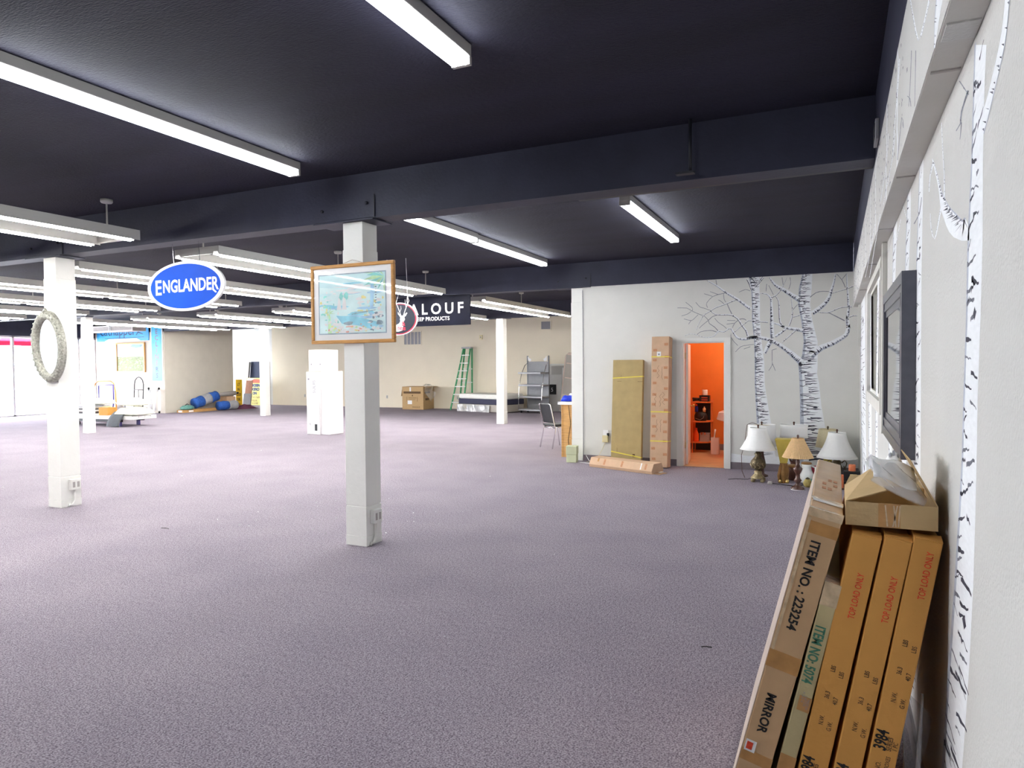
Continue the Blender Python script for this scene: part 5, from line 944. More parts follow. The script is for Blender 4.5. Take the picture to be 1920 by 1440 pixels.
def vent(x0, x1, z0, z1, label, n, grid=False):
    t = thing('wall_vent', label, 'vent', ((x0+x1)/2, YF-.001, z0)); W = (x1-x0)/2; Hv = z1-z0
    part('backing', 'greyprint', t, lambda b: b.box(-W+.03, W-.03, -.006, 0, .03, Hv-.03))
    part('frame', 'wall_far', t, lambda b: b.box(-W, W, -.02, 0, 0, .035).box(-W, W, -.02, 0, Hv-.035, Hv).box(-W, -W+.035, -.02, 0, .035, Hv-.035).box(W-.035, W, -.02, 0, .035, Hv-.035))
    for i in range(n):
        z = .05+(Hv-.10)*i/(n-1); part('louver', 'steel_l', t, lambda b: b.box(-W+.035, W-.035, -.015, -.007, z-.008, z+.008))
    if grid:
        for i in range(1, 5): part('divider', 'wall_far', t, lambda b: b.box(-W+2*W*i/5-.012, -W+2*W*i/5+.012, -.019, -.006, .035, Hv-.035))
vent(-15.38, -14.55, 2.45, 3.0, 'large louvred return vent on the far wall below navy sign', 12, True)
vent(-9.56, -9.14, 2.88, 3.22, 'small louvred vent high on the far wall at right', 8)
th = thing('wall_thermostat', 'small beige thermostat box high on the far wall above the ladder', 'thermostat', (-11.95, YF-.001, 2.69)); part('housing', 'ivory', th, lambda b: b.box(-.06, .06, -.05, 0, -.08, .08), .01); part('face', 'greyprint', th, lambda b: b.box(-.02, .02, -.052, -.05, -.03, .03))
for x, lab in ((-16.2, 'low wall outlet left of the big brown box'), (-12.98, 'low wall outlet between the brown box and the ladder'), (-20.4, 'low wall outlet at the left end of the far wall')):
    o = thing('wall_outlet', lab, 'outlet', (x, YF-.001, .42)); part('cover_plate', 'wall', o, lambda b: b.box(-.04, .04, -.006, 0, -.06, .06), .002); part('socket', 'greypanel', o, lambda b: b.box(-.018, .018, -.008, -.006, -.04, -.01).box(-.018, .018, -.008, -.006, .01, .04))

# white cartons standing in the middle of the floor
wl = thing('white_carton', 'tall white printed carton standing on the carpet left of nearest column', 'carton', (-11.36, 13.40, .001), math.radians(-4))
part('carton_body', 'sign_white', wl, lambda b: b.box(-.32, .10, -.24, .30, 0, 1.52).box(.10, .34, -.18, .32, 0, 1.53), .006)
part('lettering', 'greyprint', wl, lambda b: b.text('SULIIS', .12, (-.03, -.2415, 1.00), (0, 0, 1), (-1, 0, 0)))
part('lettering', 'greyprint', wl, lambda b: b.text('16', .10, (-.28, -.2415, .22), (1, 0, 0), (0, 0, 1))); part('printed_marks', 'greyprint', wl, lambda b: b.box(-.27, -.22, -.2415, -.24, 1.32, 1.36))
part('black_label', 'black', wl, lambda b: b.box(-.06, .02, -.2415, -.24, .09, .25)); part('seam', 'greyprint', wl, lambda b: b.box(.0985, .1015, -.2412, -.24, .02, 1.50).box(-.10, .09, -.2412, -.24, .52, .523))
w3 = thing('white_carton', 'smaller white carton stacked on the tall white carton', 'carton', (-11.385, 13.44, 1.532), math.radians(-4))
part('carton_body', 'sign_white', w3, lambda b: b.box(-.26, .26, -.22, .24, 0, .52), .006); part('hand_holes', 'greyprint', w3, lambda b: b.box(-.19, -.16, -.2215, -.22, .15, .185).box(.10, .13, -.2215, -.22, .15, .185).box(-.19, -.14, -.2215, -.22, .08, .085).box(.12, .17, -.2215, -.22, .08, .085))

pf = thing('plastic_film', 'clear plastic film tucked between cartons and right wall', 'plastic film', (.20, 2.42, .002))
part('film', 'bag', pf, lambda b: b.grid(lambda u, v: (.02+.05*u+.02*math.sin(5*v+3*u)-.06*(1-v), .02+.16*u+.02*math.sin(7*v), .62*v*(1-.25*u)), 10, 14))
part('film_edge', 'bag', pf, lambda b: b.tube([(.03, .01, .1), (.035, .03, .35), (.05, .06, .60)], [.006, .008, .004], 6))
# ------------------------------------------------------------------ table lamps on the floor by the mural wall
def bell(b, r0, r1, h, z0, n=8, m=0):     # flared bell shade, n panels
    prof = []
    for i in range(9):
        t = i/8; prof.append((r1+(r0-r1)*((1-t)**1.7*.75+(1-t)*.25), z0+h*t))
    k = 40
    vs = []; fs = []
    for (r, z) in prof:
        for j in range(k):
            a = 2*PI*j/k; q = r*(1-.018*abs(math.sin(n*a/2))); vs.append((q*math.cos(a), q*math.sin(a), z))
    for i in range(len(prof)-1):
        for j in range(k): fs.append((i*k+j, i*k+(j+1) % k, (i+1)*k+(j+1) % k, (i+1)*k+j))
    b.add(vs, fs, m, True)
def hoop(b, r, z, t=.004): b.tube([(r*math.cos(2*PI*i/32), r*math.sin(2*PI*i/32), z) for i in range(32)], t, 6, closed=True)
def fittings(t, r, z, m='wood_dark'):   # spider, socket and finial
    part('harp', 'brass', t, lambda b: (b.tube([(-r, 0, z-.012), (0, 0, z-.006), (r, 0, z-.012)], .003, 5), b.tube([(0, -r, z-.012), (0, 0, z-.006), (0, r, z-.012)], .003, 5)))
    part('finial', m, t, lambda b: b.lathe([(.004, z-.006), (.013, z+.004), (.008, z+.014), (.016, z+.028), (.011, z+.042), (.003, z+.047)], 12))
l1 = thing('table_lamp', 'white bell shade lamp on carved bronze urn, leftmost of floor lamps', 'lamp', (-.97, 10.11, .001))
part('base', 'bronze_l', l1, lambda b: (b.lathe([(.030, .16), (.05, .14), (.045, .11), (.075, .075), (.098, .05), (.09, .045), (.05, .05)], 24, flute=.06, nf=4), [b.lathe([(.012, 0), (.026, .004), (.03, .02), (.018, .055)], 8, 0, Matrix.Translation((.088*math.cos(a), .088*math.sin(a), 0))) for a in (PI/4, 3*PI/4, 5*PI/4, 7*PI/4)]))
part('urn', 'bronze', l1, lambda b: b.lathe([(.03, .155), (.045, .165), (.085, .20), (.100, .245), (.092, .285), (.055, .33), (.038, .36), (.050, .39), (.034, .40), (.02, .44)], 28, flute=.03, nf=10))
part('carving', 'bronze_l', l1, lambda b: [b.tube([(.100*math.cos(a+.25*math.sin(t*1.3))*(1-.18*abs(t-3)/3), .100*math.sin(a+.25*math.sin(t*1.3))*(1-.18*abs(t-3)/3), .19+.017*t) for t in range(7)], .007, 5) for a in [2*PI*i/9 for i in range(9)]] and None)
part('lamp_shade', 'shade_w', l1, lambda b: bell(b, .236, .108, .295, .45), solid=.003); part('shade_rim', 'shade_w', l1, lambda b: (hoop(b, .236, .45), hoop(b, .108, .745)))
fittings(l1, .108, .745)
part('cord', 'black', l1, lambda b: b.tube([(-.04, .05, .06), (-.15, .12, .004), (-.32, .10, .004), (-.40, .02, .004)], .004, 5))
l1b = thing('table_lamp', 'white drum shade lamp hidden behind the leftmost bell shade lamp', 'lamp', (-.97, 10.62, .001))
part('base', 'wood_dark', l1b, lambda b: b.lathe([(.09, 0), (.09, .02), (.04, .04), (.03, .12), (.055, .2), (.03, .32), (.02, .46)], 18)); part('lamp_shade', 'shade_w', l1b, lambda b: b.lathe([(.205, .44), (.185, .75)], 40, cap=False), solid=.003); part('shade_rim', 'shade_w', l1b, lambda b: (hoop(b, .205, .44), hoop(b, .185, .75)))
fittings(l1b, .185, .75, 'wood_dark')
part('cord', 'wood_dark', l1b, lambda b: b.tube([(-.05, -.1, .76), (-.12, -.14, .79), (-.19, -.10, .75), (-.215, -.06, .6), (-.225, -.10, .45), (-.25, -.26, .33), (-.24, -.28, .1), (-.2, -.28, .004)], .004, 5))
l2 = thing('table_lamp', 'oblong white shade lamp with brown finial in second row', 'lamp', (-.545, 10.80, .001))
part('base', 'wood_dark', l2, lambda b: b.lathe([(.08, 0), (.08, .02), (.03, .035), (.022, .1), (.045, .16), (.05, .22), (.02, .3), (.016, .56)], 16)); part('lamp_shade', 'shade_w', l2, lambda b: b.lathe([(1.0*.19, .555), (.185, .60), (.183, .69), (.19, .745)], 40, cap=False, sx=1, sy=.55), solid=.003)
part('shade_rim', 'shade_w', l2, lambda b: b.tube([(.19*math.cos(2*PI*i/32), .1045*math.sin(2*PI*i/32), .745) for i in range(32)], .004, 6, closed=True)); fittings(l2, .10, .745)
part('inner_diffuser', 'shade_w', l2, lambda b: b.lathe([(.15, .41), (.14, .556)], 32, cap=False, sx=1, sy=.5), solid=.003)
ly = thing('table_lamp', 'lamp with mustard yellow tapering square body on carved brown foot', 'lamp', (-.640, 10.15, .001))
def sq(b, pr): 
    vs = []; fs = []
    for (r, z) in pr: vs += [(-r, -r, z), (r, -r, z), (r, r, z), (-r, r, z)]
    for i in range(len(pr)-1):
        for j in range(4): fs.append((4*i+j, 4*i+(j+1) % 4, 4*i+4+(j+1) % 4, 4*i+4+j))
    fs += [(3, 2, 1, 0), tuple(4*(len(pr)-1)+j for j in range(4))]; b.add(vs, fs)
part('body', 'mustard', ly, lambda b: sq(b, [(.040, .27), (.046, .28), (.102, .585), (.107, .59), (.107, .605)]), .004)
part('foot', 'wood_mid', ly, lambda b: (b.lathe([(.05, .268), (.045, .25), (.065, .17), (.06, .10), (.05, .03), (.055, 0)], 16, flute=.1, nf=4), b.tube([(-.05, -.03, .01), (-.06, -.04, .10), (-.035, -.03, .23)], .022, 8)), )
part('foot_pads', 'brass', ly, lambda b: [b.lathe([(.02, 0), (.024, .02), (.012, .05)], 8, 0, Matrix.Translation((x, y, 0))) for x in (-.045, .045) for y in (-.045, .045)] and None)
l3 = thing('table_lamp', 'tan pleated cone shade lamp on dark turned wood, frontmost', 'lamp', (-.44, 9.66, .001))
part('base', 'wood_dark', l3, lambda b: b.lathe([(.082, 0), (.085, .012), (.065, .04), (.03, .06), (.022, .085), (.05, .12), (.028, .15), (.026, .20), (.050, .245), (.06, .275), (.035, .30), (.022, .33), (.026, .36), (.014, .43)], 20))
part('felt_ring', 'paper', l3, lambda b: b.lathe([(.086, -.0005), (.088, .008)], 20, cap=False))
def pleat(b):
    k = 96; vs = []; fs = []
    for r, z in ((.186, .42), (.128, .54), (.070, .665)):
        for j in range(k): q = r*(1+.022*(-1)**j); a = 2*PI*j/k; vs.append((q*math.cos(a), q*math.sin(a), z))
    for i in range(2):
        for j in range(k): fs.append((i*k+j, i*k+(j+1) % k, (i+1)*k+(j+1) % k, (i+1)*k+j))
    b.add(vs, fs)
part('lamp_shade', 'shade_t', l3, pleat, solid=.002); part('shade_rim', 'shade_t', l3, lambda b: (hoop(b, .187, .42), hoop(b, .070, .665))); fittings(l3, .07, .665)
part('scroll_arm', 'wood_dark', l3, lambda b: b.tube([(-.02, .02, .33), (-.09, .05, .36), (-.11, .05, .42), (-.06, .04, .43)], .014, 8))
l5 = thing('table_lamp', 'white bell shade lamp with scrolled metal base beside the right wall', 'lamp', (.02, 10.66, .001))
part('lamp_shade', 'shade_w', l5, lambda b: bell(b, .262, .112, .35, .315), solid=.003); part('shade_rim', 'shade_w', l5, lambda b: (hoop(b, .262, .315), hoop(b, .112, .665)))
part('base', 'bronze', l5, lambda b: b.lathe([(.10, 0), (.10, .02), (.05, .05), (.06, .10), (.075, .17), (.05, .22), (.06, .25), (.03, .29), (.016, .36)], 18))
for s in (-1, 1): part('scroll_arm', 'bronze', l5, lambda b: b.tube([(s*.06, 0, .24), (s*.10, 0, .28), (s*.125, 0, .24), (s*.11, 0, .18), (s*.085, 0, .20), (s*.12, 0, .13), (s*.075, 0, .07)], .008, 6))
fittings(l5, .112, .665)
l6 = thing('table_lamp', 'beige shade lamp half hidden behind the right white bell shade', 'lamp', (-.10, 11.015, .001))
part('lamp_shade', 'shade_b', l6, lambda b: b.lathe([(.163, .42), (.12, .675)], 36, cap=False), solid=.003); part('shade_rim', 'shade_b', l6, lambda b: (hoop(b, .163, .42), hoop(b, .12, .675)))
part('base', 'mustard', l6, lambda b: sq(b, [(.085, 0), (.085, .03), (.05, .05), (.062, .40), (.02, .41), (.015, .44)]), .003); fittings(l6, .125, .675, 'bronze')
jg = thing('pitcher', 'white ceramic pitcher with brown rim behind the pleated lamp', 'pitcher', (-.355, 10.20, .001))
part('body', 'ceramic', jg, lambda b: b.lathe([(.055, 0), (.085, .02), (.098, .07), (.09, .13), (.066, .185), (.060, .23), (.066, .262)], 24)); part('spout', 'ceramic', jg, lambda b: b.tube([(-.05, 0, .21), (-.085, 0, .255), (-.10, 0, .27)], [.022, .016, .009], 8))
part('handle', 'ceramic', jg, lambda b: b.tube([(.062, 0, .24), (.11, 0, .22), (.115, 0, .15), (.09, 0, .10)], .011, 8)); part('rim', 'wood_mid', jg, lambda b: b.lathe([(.062, .262), (.070, .268), (.064, .285), (.05, .29)], 20))
vz = thing('small_vase', 'small dark teal vase lying beside the white pitcher', 'vase', (-.27, 10.02, .05), rot=(0, PI/2, math.radians(70))); part('body', 'teal', vz, lambda b: b.lathe([(.025, -.08), (.045, -.05), (.049, 0), (.03, .06), (.024, .09)], 16)); part('neck', 'ochre', vz, lambda b: b.lathe([(.026, .09), (.034, .11), (.03, .115)], 14))
og = thing('small_jar', 'round ochre jar on the carpet in front of the pitcher', 'jar', (-.33, 9.90, .001)); part('body', 'ochre', og, lambda b: b.lathe([(.03, 0), (.052, .03), (.055, .06), (.035, .10), (.02, .105)], 18)); part('lid', 'bronze', og, lambda b: b.lathe([(.03, .106), (.026, .116), (.006, .13)], 14))
rcl = thing('red_cloth', 'dark red folded cloth behind the white pitcher', 'cloth', (-.24, 10.55, .001)); part('cloth', 'redcloth', rcl, lambda b: b.grid(lambda u, v: (-.14+.28*u, -.12+.24*v, .20*max(0, 1-(2*u-1)**4)*max(0, 1-(2*v-1)**4)+.01*math.sin(12*u)), 12, 10), solid=.01); part('fold', 'redcloth', rcl, lambda b: b.tube([(-.1, -.1, .04), (0, -.12, .08), (.1, -.1, .05)], .025, 7))
dp = thing('dark_planter', 'dark planter bowl on the carpet behind the pleated lamp', 'planter', (-.53, 10.42, .001)); part('bowl', 'wood_dark', dp, lambda b: b.lathe([(.06, 0), (.085, .02), (.105, .12), (.112, .19), (.10, .195)], 20)); part('rim', 'wood_mid', dp, lambda b: b.lathe([(.112, .19), (.118, .20), (.11, .21)], 20))
cst = thing('candle_stand', 'black tiered candle stand against the right wall', 'candle stand', (.195, 10.05, .001))
part('upper_tier', 'black', cst, lambda b: b.box(-.095, .10, -.03, .10, .06, .215), .004); part('lower_tier', 'black', cst, lambda b: b.box(-.095, .10, -.13, -.031, 0, .095), .004); part('foot', 'wood_dark', cst, lambda b: b.box(-.09, .09, -.03, .09, 0, .058))
cy = lambda r, h: (lambda b: b.lathe([(r*.96, 0), (r, .004), (r, h-.006), (r*.9, h), (r*.4, h-.006)], 18))
c1 = thing('candle', 'orange pillar candle on the upper tier of the black stand', 'candle', (.20, 10.09, .217)); part('wax', 'candle_o', c1, cy(.042, .085)); part('wick', 'black', c1, lambda b: b.tube([(0, 0, .078), (.002, 0, .095)], .0015, 5))
c2 = thing('candle', 'yellow square candle on the lower tier of the black stand', 'candle', (.215, 9.97, .097)); part('wax', 'candle_y', c2, lambda b: b.box(-.042, .042, -.035, .035, 0, .09), .004); part('wick', 'black', c2, lambda b: b.tube([(0, 0, .085), (.002, 0, .102)], .0015, 5))
c3 = thing('candle', 'small salmon candle beside the wrapped mirror carton end', 'candle', (.07, 9.9, .001)); part('wax', 'candle_o', c3, cy(.03, .19)); part('holder', 'wood_dark', c3, lambda b: b.lathe([(.05, 0), (.05, .01), (.034, .02)], 14))
pg = thing('lamp_plug', 'pale plug and cord end on the carpet before the lamps', 'plug', (-.80, 9.93, .001)); part('plug', 'greypanel', pg, lambda b: b.box(-.03, .03, -.022, .022, 0, .04), .008); part('cord', 'black', pg, lambda b: b.tube([(.03, 0, .015), (.15, .03, .005), (.30, -.05, .005), (.42, .10, .005), (.50, .18, .005)], .005, 6))

# ------------------------------------------------------------------ loaded flat cart and trucks at the far left
ct = thing('flat_cart', 'long pale flatbed cart with dark frame loaded with bags and boards', 'cart', (-19.45, 13.25, 0), math.radians(4))
for i in range(4): part('deck_board', 'white', ct, lambda b: b.box(-1.75, 1.70, -.40+.2*i+.004, -.20+.2*i-.004, .20, .30), .004)
part('frame_rail', 'black', ct, lambda b: b.box(-1.75, 1.25, -.38, -.33, .13, .198).box(-1.75, 1.25, .33, .38, .13, .198))
for x in (-1.5, 1.1):
    for y in (-.3, .3): part('leg', 'purple', ct, lambda b: b.box(x-.04, x+.04, y-.03, y+.03, .0, .13))
for x in (-.55, -.2):
    part('caster', 'black', ct, lambda b: b.lathe([(.05, -.02), (.062, -.015), (.062, .015), (.05, .02)], 14, 0, Matrix.Translation((x, -.3, .064)) @ Matrix.Rotation(PI/2, 4, 'X')))
zt = .302
for i in range(7):
    q = thing('folded_board', ('white', 'black', 'grey', 'white', 'black', 'white', 'blue grey')[i]+' flat board in the pile on the cart, layer '+('lowest', 'second', 'third', 'fourth', 'fifth', 'sixth', 'topmost')[i], 'board', (-20.0+.03*(i % 3), 13.22, zt+.036*i), math.radians(4+3*(i % 3)))
    part('board', ('paper', 'black', 'greypanel', 'paper', 'black', 'white', 'steel_l')[i], q, lambda b: b.box(-.62+.05*(i % 2), .55-.06*(i % 3), -.3, .3, 0, .032), .006); part('edge_tape', 'greypanel', q, lambda b: b.box(-.2, -.15, -.302, -.3, .002, .03))
bgb = thing('small_carton', 'small tan cardboard box on the cart beside the dark mat', 'box', (-18.98, 13.12, .302), math.radians(6)); part('box_body', 'card_o', bgb, lambda b: b.box(-.17, .17, -.15, .15, 0, .22), .006); part('lid_flap', 'card_l', bgb, lambda b: b.add([(-.17, -.15, .221), (.17, -.15, .221), (.15, .05, .26), (-.16, .05, .25)], [(0, 1, 2, 3)]), solid=.006)
rm_ = thing('rubber_mat', 'charcoal mat draped over the front edge of the cart', 'mat', (-18.30, 12.80, 0)); part('mat', 'mat_grey', rm_, lambda b: b.grid(lambda u, v: (-.26+.52*u, [.42, .20, .055, .02, -.01][min(4, int(v*4.001))] if False else (.5*(1-v)**2-.02), (.36+.05*math.sin(PI*v*2))*(1 if v < .3 else 0) + (0 if v < .3 else .40*(1-(v-.3)/.7)+.004)), 6, 20), solid=.012)
part('edge_binding', 'black', rm_, lambda b: b.tube([(-.26, -.02, .012), (.26, -.02, .012)], .01, 6))
def pillow(name, label, x, y, z, L, Wd, Hh_, rz):
    q = thing(name, label, 'bag', (x, y, z), rz)
    def f(u, v): 
        e = max(0, 1-(2*u-1)**4)**.5*max(0, 1-(2*v-1)**4)**.5; return (L*(u-.5), Wd*(v-.5), .05+Hh_*.75*e+.02*math.sin(9*u+5*v)*e)
    def g(u, v):
        e = max(0, 1-(2*u-1)**4)**.5*max(0, 1-(2*v-1)**4)**.5; return (L*(u-.5), Wd*(v-.5), .05-.048*e)
    part('fabric', 'pillow', q, lambda b: (b.grid(f, 18, 12), b.grid(g, 18, 12))); part('seam', 'pillow', q, lambda b: b.tube([(L*.5, Wd*(t-.5), .05) for t in (0, .25, .5, .75, 1)], .012, 6))
pillow('cushion_bag', 'cream cushion bag on the right end of the cart deck', -18.05, 13.28, .303, .8, .66, .26, .1); pillow('cushion_bag', 'cream cushion bag lying on the other cushion on the cart', -18.2, 13.36, .57, .8, .58, .22, -.15); pillow('cushion_bag', 'cream cushion bag sagging against the white boards on the cart', -19.75, 13.45, .56, .6, .5, .22, .3)
oh = thing('platform_truck', 'platform truck with orange tube hoop handle behind the cart', 'truck', (-20.75, 14.25, 0), 0)
part('hoop', 'orange_tube', oh, lambda b: b.tube([(-.52, 0, .22), (-.50, 0, 1.0), (-.44, 0, 1.17), (-.30, 0, 1.24), (.30, 0, 1.24), (.44, 0, 1.17), (.52, 0, .9), (.55, 0, .22)], .022, 8)); part('deck', 'wood', oh, lambda b: b.box(-.6, .6, -.05, .7, .16, .22)); part('wheels', 'black', oh, lambda b: [b.lathe([(.06, -.02), (.075, 0), (.06, .02)], 12, 0, Matrix.Translation((x, y, .078)) @ Matrix.Rotation(PI/2, 4, 'Y')) for x in (-.5, .5) for y in (.05, .6)] and None)
ph = thing('platform_truck', 'platform truck with blue violet square hoop handle behind the cart', 'truck', (-20.15, 13.90, 0), 0)
part('hoop', 'purple', ph, lambda b: b.tube([(-.36, 0, 1.12), (.32, 0, 1.14), (.32, 0, .62), (.22, .02, .30), (.22, .02, .1)], .024, 6)); part('brace', 'purple', ph, lambda b: b.tube([(-.36, 0, 1.12), (-.36, 0, .66), (-.10, .02, .36), (-.10, .02, .1)], .02, 6)); part('deck', 'wood', ph, lambda b: b.box(-.5, .5, -.02, .30, .10, .15))
ht = thing('hand_truck', 'black arched hand truck standing against the white wall', 'hand truck', (-22.85, 16.95, 0), 0)
part('frame', 'black', ht, lambda b: b.tube([(-.24, 0, .12), (-.24, .05, 1.05), (-.20, .05, 1.2), (-.1, .05, 1.29), (0, .05, 1.32), (.1, .05, 1.29), (.20, .05, 1.2), (.24, .05, 1.05), (.24, 0, .12)], .018, 8))
for z in (.35, .86): part('cross_bar', 'black', ht, lambda b: b.tube([(-.24, .03, z), (.24, .03, z)], .014, 6))
part('spine', 'black', ht, lambda b: b.tube([(0, .03, .1), (0, .03, .86)], .012, 6)); part('toe_plate', 'steel', ht, lambda b: b.box(-.25, .25, -.22, 0, .005, .02))
for s in (-1, 1): part('wheel', 'black', ht, lambda b: b.lathe([(.08, -.03), (.11, -.02), (.11, .02), (.08, .03)], 16, 0, Matrix.Translation((s*.29, .09, .112)) @ Matrix.Rotation(PI/2, 4, 'Y')))
vc = thing('vacuum', 'small grey canister vacuum on the floor left of the hand truck', 'vacuum', (-23.75, 16.85, 0)); part('canister', 'greypanel', vc, lambda b: b.lathe([(.20, 0), (.24, .06), (.22, .20), (.10, .30), (.03, .32)], 18, sx=1.2)); part('hose', 'greyprint', vc, lambda b: b.tube([(.1, 0, .28), (.25, 0, .42), (.4, -.05, .36), (.45, -.1, .12)], .03, 8))
fd = thing('folding_base', 'white folding table base with black casters under the cyan sign', 'table base', (-22.36, 17.24, 0))
for s in (-1, 1):
    part('leg', 'paper', fd, lambda b: b.box(s*.26-.035, s*.26+.035, -.03, .03, .10, .86)); part('cross_leg', 'paper', fd, lambda b: b.tube([(s*.08, -.05, .10), (s*.16, -.05, .86)], .03, 6))
    for z in (.05, .90): part('caster', 'black', fd, lambda b: b.lathe([(.03, -.02), (.045, 0), (.03, .02)], 12, 0, Matrix.Translation((s*.27, -.02, z)) @ Matrix.Rotation(PI/2, 4, 'Y')))
part('top_rail', 'paper', fd, lambda b: b.box(-.28, .28, -.03, .03, .80, .86))
# framed ceiling duct ends above the recliner wall
du = thing('air_duct', 'white framed rectangular duct below the ceiling above the far left signs', 'duct', (-22.6, 16.3, 2.93))
part('casing', 'greypanel', du, lambda b: b.box(-1.9, .78, -.25, .25, .0, .2))
part('frame', 'sign_white', du, lambda b: [b.box(x0, x1, -.27, -.25, 0, .03).box(x0, x1, -.27, -.25, .17, .20).box(x0, x0+.03, -.27, -.25, .03, .17).box(x1-.03, x1, -.27, -.25, .03, .17) for x0, x1 in ((-1.9, -.42), (-.38, .78))] and None)
part('hanger', 'steel_dark', du, lambda b: b.tube([(-1.2, 0, .2), (-1.2, 0, .438)], .012, 6).tube([(.3, 0, .2), (.3, 0, .438)], .012, 6))

# ------------------------------------------------------------------ blankets by the beige wall
pk = thing('wood_plank', 'yellow pine board lying along the beige wall under blankets', 'plank', (-21.62, 19.05, .001), math.radians(90)); part('board', 'wood', pk, lambda b: b.box(-1.35, .78, -.16, .16, 0, .10), .006); part('end_label', 'paper', pk, lambda b: b.box(-1.352, -1.35, -.10, .08, .02, .08).box(-1.1, -.9, -.162, -.16, .02, .08))
def roll(label, pts, r, bands, loc):
    t = thing('rolled_blanket', label, 'blanket', loc)
    P = [Vector(p) for p in pts]; n = len(P)
    k = len(bands)
    for i, m in enumerate(bands):
        seg = P[i*(n-1)//k:(i+1)*(n-1)//k+1]; part('blanket_band', m, t, lambda b: b.tube(seg, [r*(1+.06*math.sin(5*j+i)) for j in range(len(seg))], 14))
    return t
ln = lambda a, b, n: [tuple(a[i]+(b[i]-a[i])*j/(n-1) for i in range(3)) for j in range(n)]
roll('blue and grey moving blanket roll sloping against the beige wall', ln((0, -.62, -.04), (-.04, .42, .20), 13), .20, ('bluefab', 'greyfab', 'bluefab'), (-21.62, 18.95, .35)); roll('shorter blue and grey blanket roll lying in front on the pine board', ln((0, -.30, 0), (0, .55, .0), 13), .17, ('bluefab', 'greyfab'), (-21.29, 19.45, .186))
db = thing('dark_bag', 'dark green bag at the near end of the blanket rolls', 'bag', (-21.58, 17.98, .105)); part('bag', 'teal', db, lambda b: b.lathe([(.02, 0), (.16, .01), (.18, .08), (.12, .15), (.03, .17)], 16, sy=1.6)); part('handle', 'black', db, lambda b: b.tube([(0, -.12, .14), (0, 0, .21), (0, .12, .14)], .014, 6))
gb_ = thing('golf_bag', 'grey narrow club bag lying over the blankets by the wall end', 'bag', (-21.72, 20.0, .60)); part('bag', 'greypanel', gb_, lambda b: b.tube([(0, -.5, -.02), (0, -.1, .0), (0, .35, .02)], [.05, .08, .10], 12)); part('caps', 'black', gb_, lambda b: [b.lathe([(.02, -.04), (.05, 0), (.02, .04)], 10, 0, Matrix.Translation((dx, .40+dy, .02))) for dx, dy in ((-.05, 0), (.05, .04), (0, .10))] and None)
bxx = thing('small_carton', 'peach cardboard box behind the club bag by the wall end', 'box', (-21.80, 20.10, .001)); part('box_body', 'card_p', bxx, lambda b: b.box(-.17, .17, -.25, .2, 0, .50), .006); part('tape', 'tape', bxx, lambda b: b.box(-.03, .03, -.252, .2, .15, .2))
pc = thing('plum_cloth', 'crumpled plum cloth on the carpet at the wall end', 'cloth', (-21.35, 20.50, .003)); part('cloth', 'plum', pc, lambda b: b.grid(lambda u, v: (-.28+.56*u, -.42+.84*v, max(.002, (.13+.05*math.sin(11*v)*math.sin(8*u))*max(0, 1-(2*u-1)**2)*max(0, 1-(2*v-1)**4))), 14, 18), solid=.008); part('fold', 'plum', pc, lambda b: b.tube([(-.1, -.4, .06), (.05, -.1, .11), (.0, .3, .09)], .05, 7))

# ------------------------------------------------------------------ signs and panels stored in the recess
ys_ = thing('yellow_sign', 'tall yellow sign board with black letters at the beige wall end', 'sign', (-21.83, 20.68, .001), math.radians(0)); part('sign_board', 'yellowsign', ys_, lambda b: b.box(-.17, .15, -.02, .02, 0, 1.15), .004)
for i, s in enumerate(('ON', 'OK', 'CLO', 'IN', 'LT')): part('lettering', 'blackink', ys_, lambda b: b.text(s, .15, (-.01, -.0215, .10+.2*i), (1, 0, 0), (0, 0, 1), 0, .004, 'CENTER', .8))
def panel(name, label, cat, x, y, w_, h_, t_, m, lean, extra=None, rz=0):
    q = thing(name, label, cat, (x, y, .001+abs(math.sin(math.radians(lean)))*t_*.5+.0), 0, rot=(math.radians(-lean), 0, rz)); part('panel', m, q, lambda b: b.box(-w_/2, w_/2, 0, t_, 0, h_), .004)
    if extra: extra(q)
    return q
panel('white_display', 'white panel with grey edge leaning in the far recess', 'panel', -23.75, 22.50, .62, 1.90, .12, 'sign_white', 9, lambda q: part('edge', 'greypanel', q, lambda b: b.box(.311, .33, 0, .12, 0, 1.90)), .25)
panel('blue_display', 'dark navy blue panel leaning behind the pale yellow sign', 'panel', -23.10, 22.78, .80, 1.90, .05, 'darkblue', 6, lambda q: part('edge', 'black', q, lambda b: b.box(-.42, -.401, 0, .05, 0, 1.9)))
panel('grey_display', 'light grey panel standing at the right of the recess', 'panel', -22.62, 23.02, .5, 1.88, .04, 'greypanel', 4, lambda q: part('edge', 'plum', q, lambda b: b.box(.251, .28, 0, .04, 0, 1.88)))
panel('leaning_board', 'short brown board leaning beside the yellow sign board', 'board', -22.75, 21.95, .32, 1.10, .03, 'brownboard', 12, lambda q: part('cloth', 'greyprint', q, lambda b: b.box(-.16, .2, -.06, -.005, .0, .52)), .2)
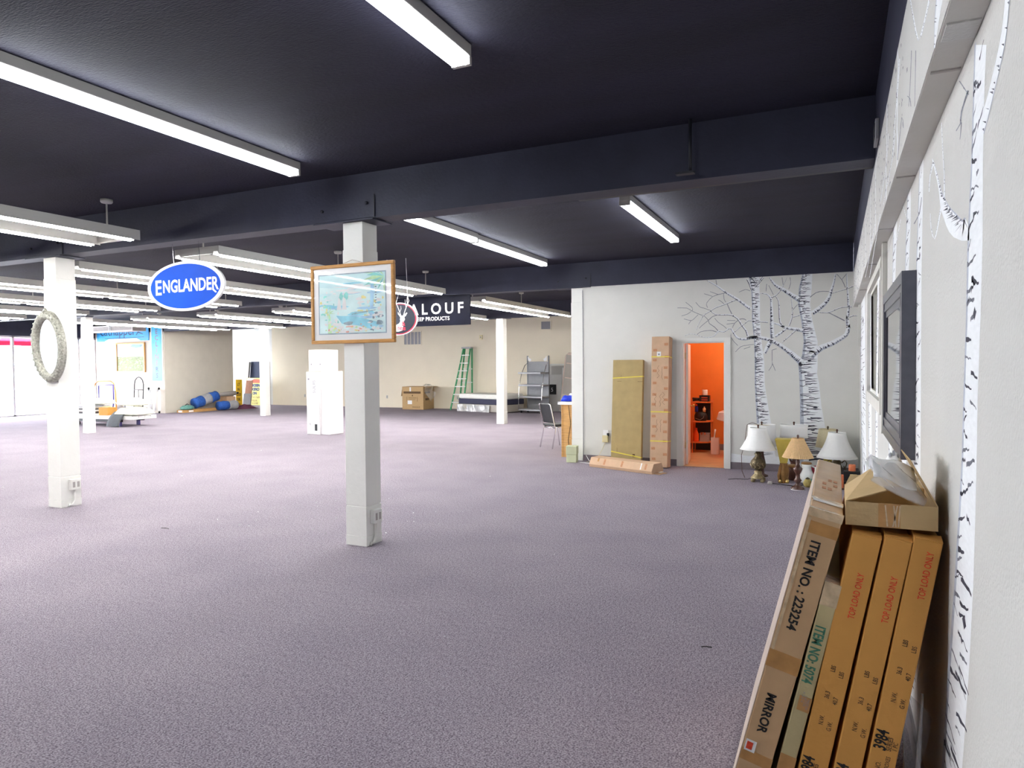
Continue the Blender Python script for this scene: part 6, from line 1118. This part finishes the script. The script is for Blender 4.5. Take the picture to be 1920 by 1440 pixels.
def yex(q):
    part('red_header', 'redsign', q, lambda b: b.add([(-.42, -.003, .96), (.46, -.003, .96), (.46, -.003, 1.10), (.0, -.003, 1.14), (-.3, -.003, 1.02)], [(0, 1, 2, 3, 4)])); part('white_corner', 'paper', q, lambda b: b.add([(-.43, -.0025, 1.0), (.1, -.0025, 1.15), (-.4, -.0025, 1.16)], [(0, 1, 2)]))
    for s, z, sz in (('NEEDED', .91, .15), ('CREDIT', .74, .15), ('NO', .57, .15)): part('lettering', 'deepblue', q, lambda b: b.text(s, sz, (.05, -.003, z), (-1, 0, 0), (0, 0, -1), 0, .012, 'CENTER'))
    for s, z in (('APPLY IN STORE', .38), ('INTEREST', .24), ('BROOKLYN', .12)): part('lettering', 'ochre', q, lambda b: b.text(s, .11, (.0, -.003, z), (-1, 0, 0), (0, 0, -1), 0, .004, 'CENTER', .9))
panel('yellow_sign', 'pale yellow sign board standing upside down in the recess', 'sign', -22.86, 22.42, .95, 1.18, .03, 'paleyellow', 5, yex)

# ------------------------------------------------------------------ crumbs on the carpet
lt = MB(); rn = random.Random(21)
def crumb(x, y, s): 
    a = rn.uniform(0, PI); lt.add([(x+s*math.cos(a), y+s*math.sin(a), .004), (x-s*.6*math.sin(a), y+s*.6*math.cos(a), .004), (x-s*math.cos(a), y-s*math.sin(a), .004), (x, y, .004+s*.8)], [(0, 1, 3), (1, 2, 3), (2, 0, 3), (2, 1, 0)])
for k in range(30): crumb(-4.6+rn.uniform(-1.5, 1.2), 6.2+rn.uniform(-1.0, .9), rn.uniform(.004, .012))
for k in range(16): crumb(-9.5+rn.uniform(-6, 7), 7.5+rn.uniform(-4, 3), rn.uniform(.006, .016))
for k in range(8): crumb(-2.5+rn.uniform(-1.5, 1.5), 5.5+rn.uniform(-2, 2), rn.uniform(.003, .007))
lo = lt.build('carpet_crumbs', 'litter'); lo['kind'] = 'stuff'; tag(lo, 'scattered white paper crumbs on the purple carpet', 'crumbs')
for x, y, L, r, lb in ((-.67, 4.06, .06, .3, 'short dark thread on the carpet at right'), (-6.2, 4.87, .10, .1, 'short dark thread on the carpet at lower left')):
    tr = thing('thread', lb, 'thread', (x, y, .002), r); part('strand', 'black', tr, lambda b: b.tube([(-L/2, 0, .002), (0, .006, .003), (L/2, -.004, .002)], .003, 5))
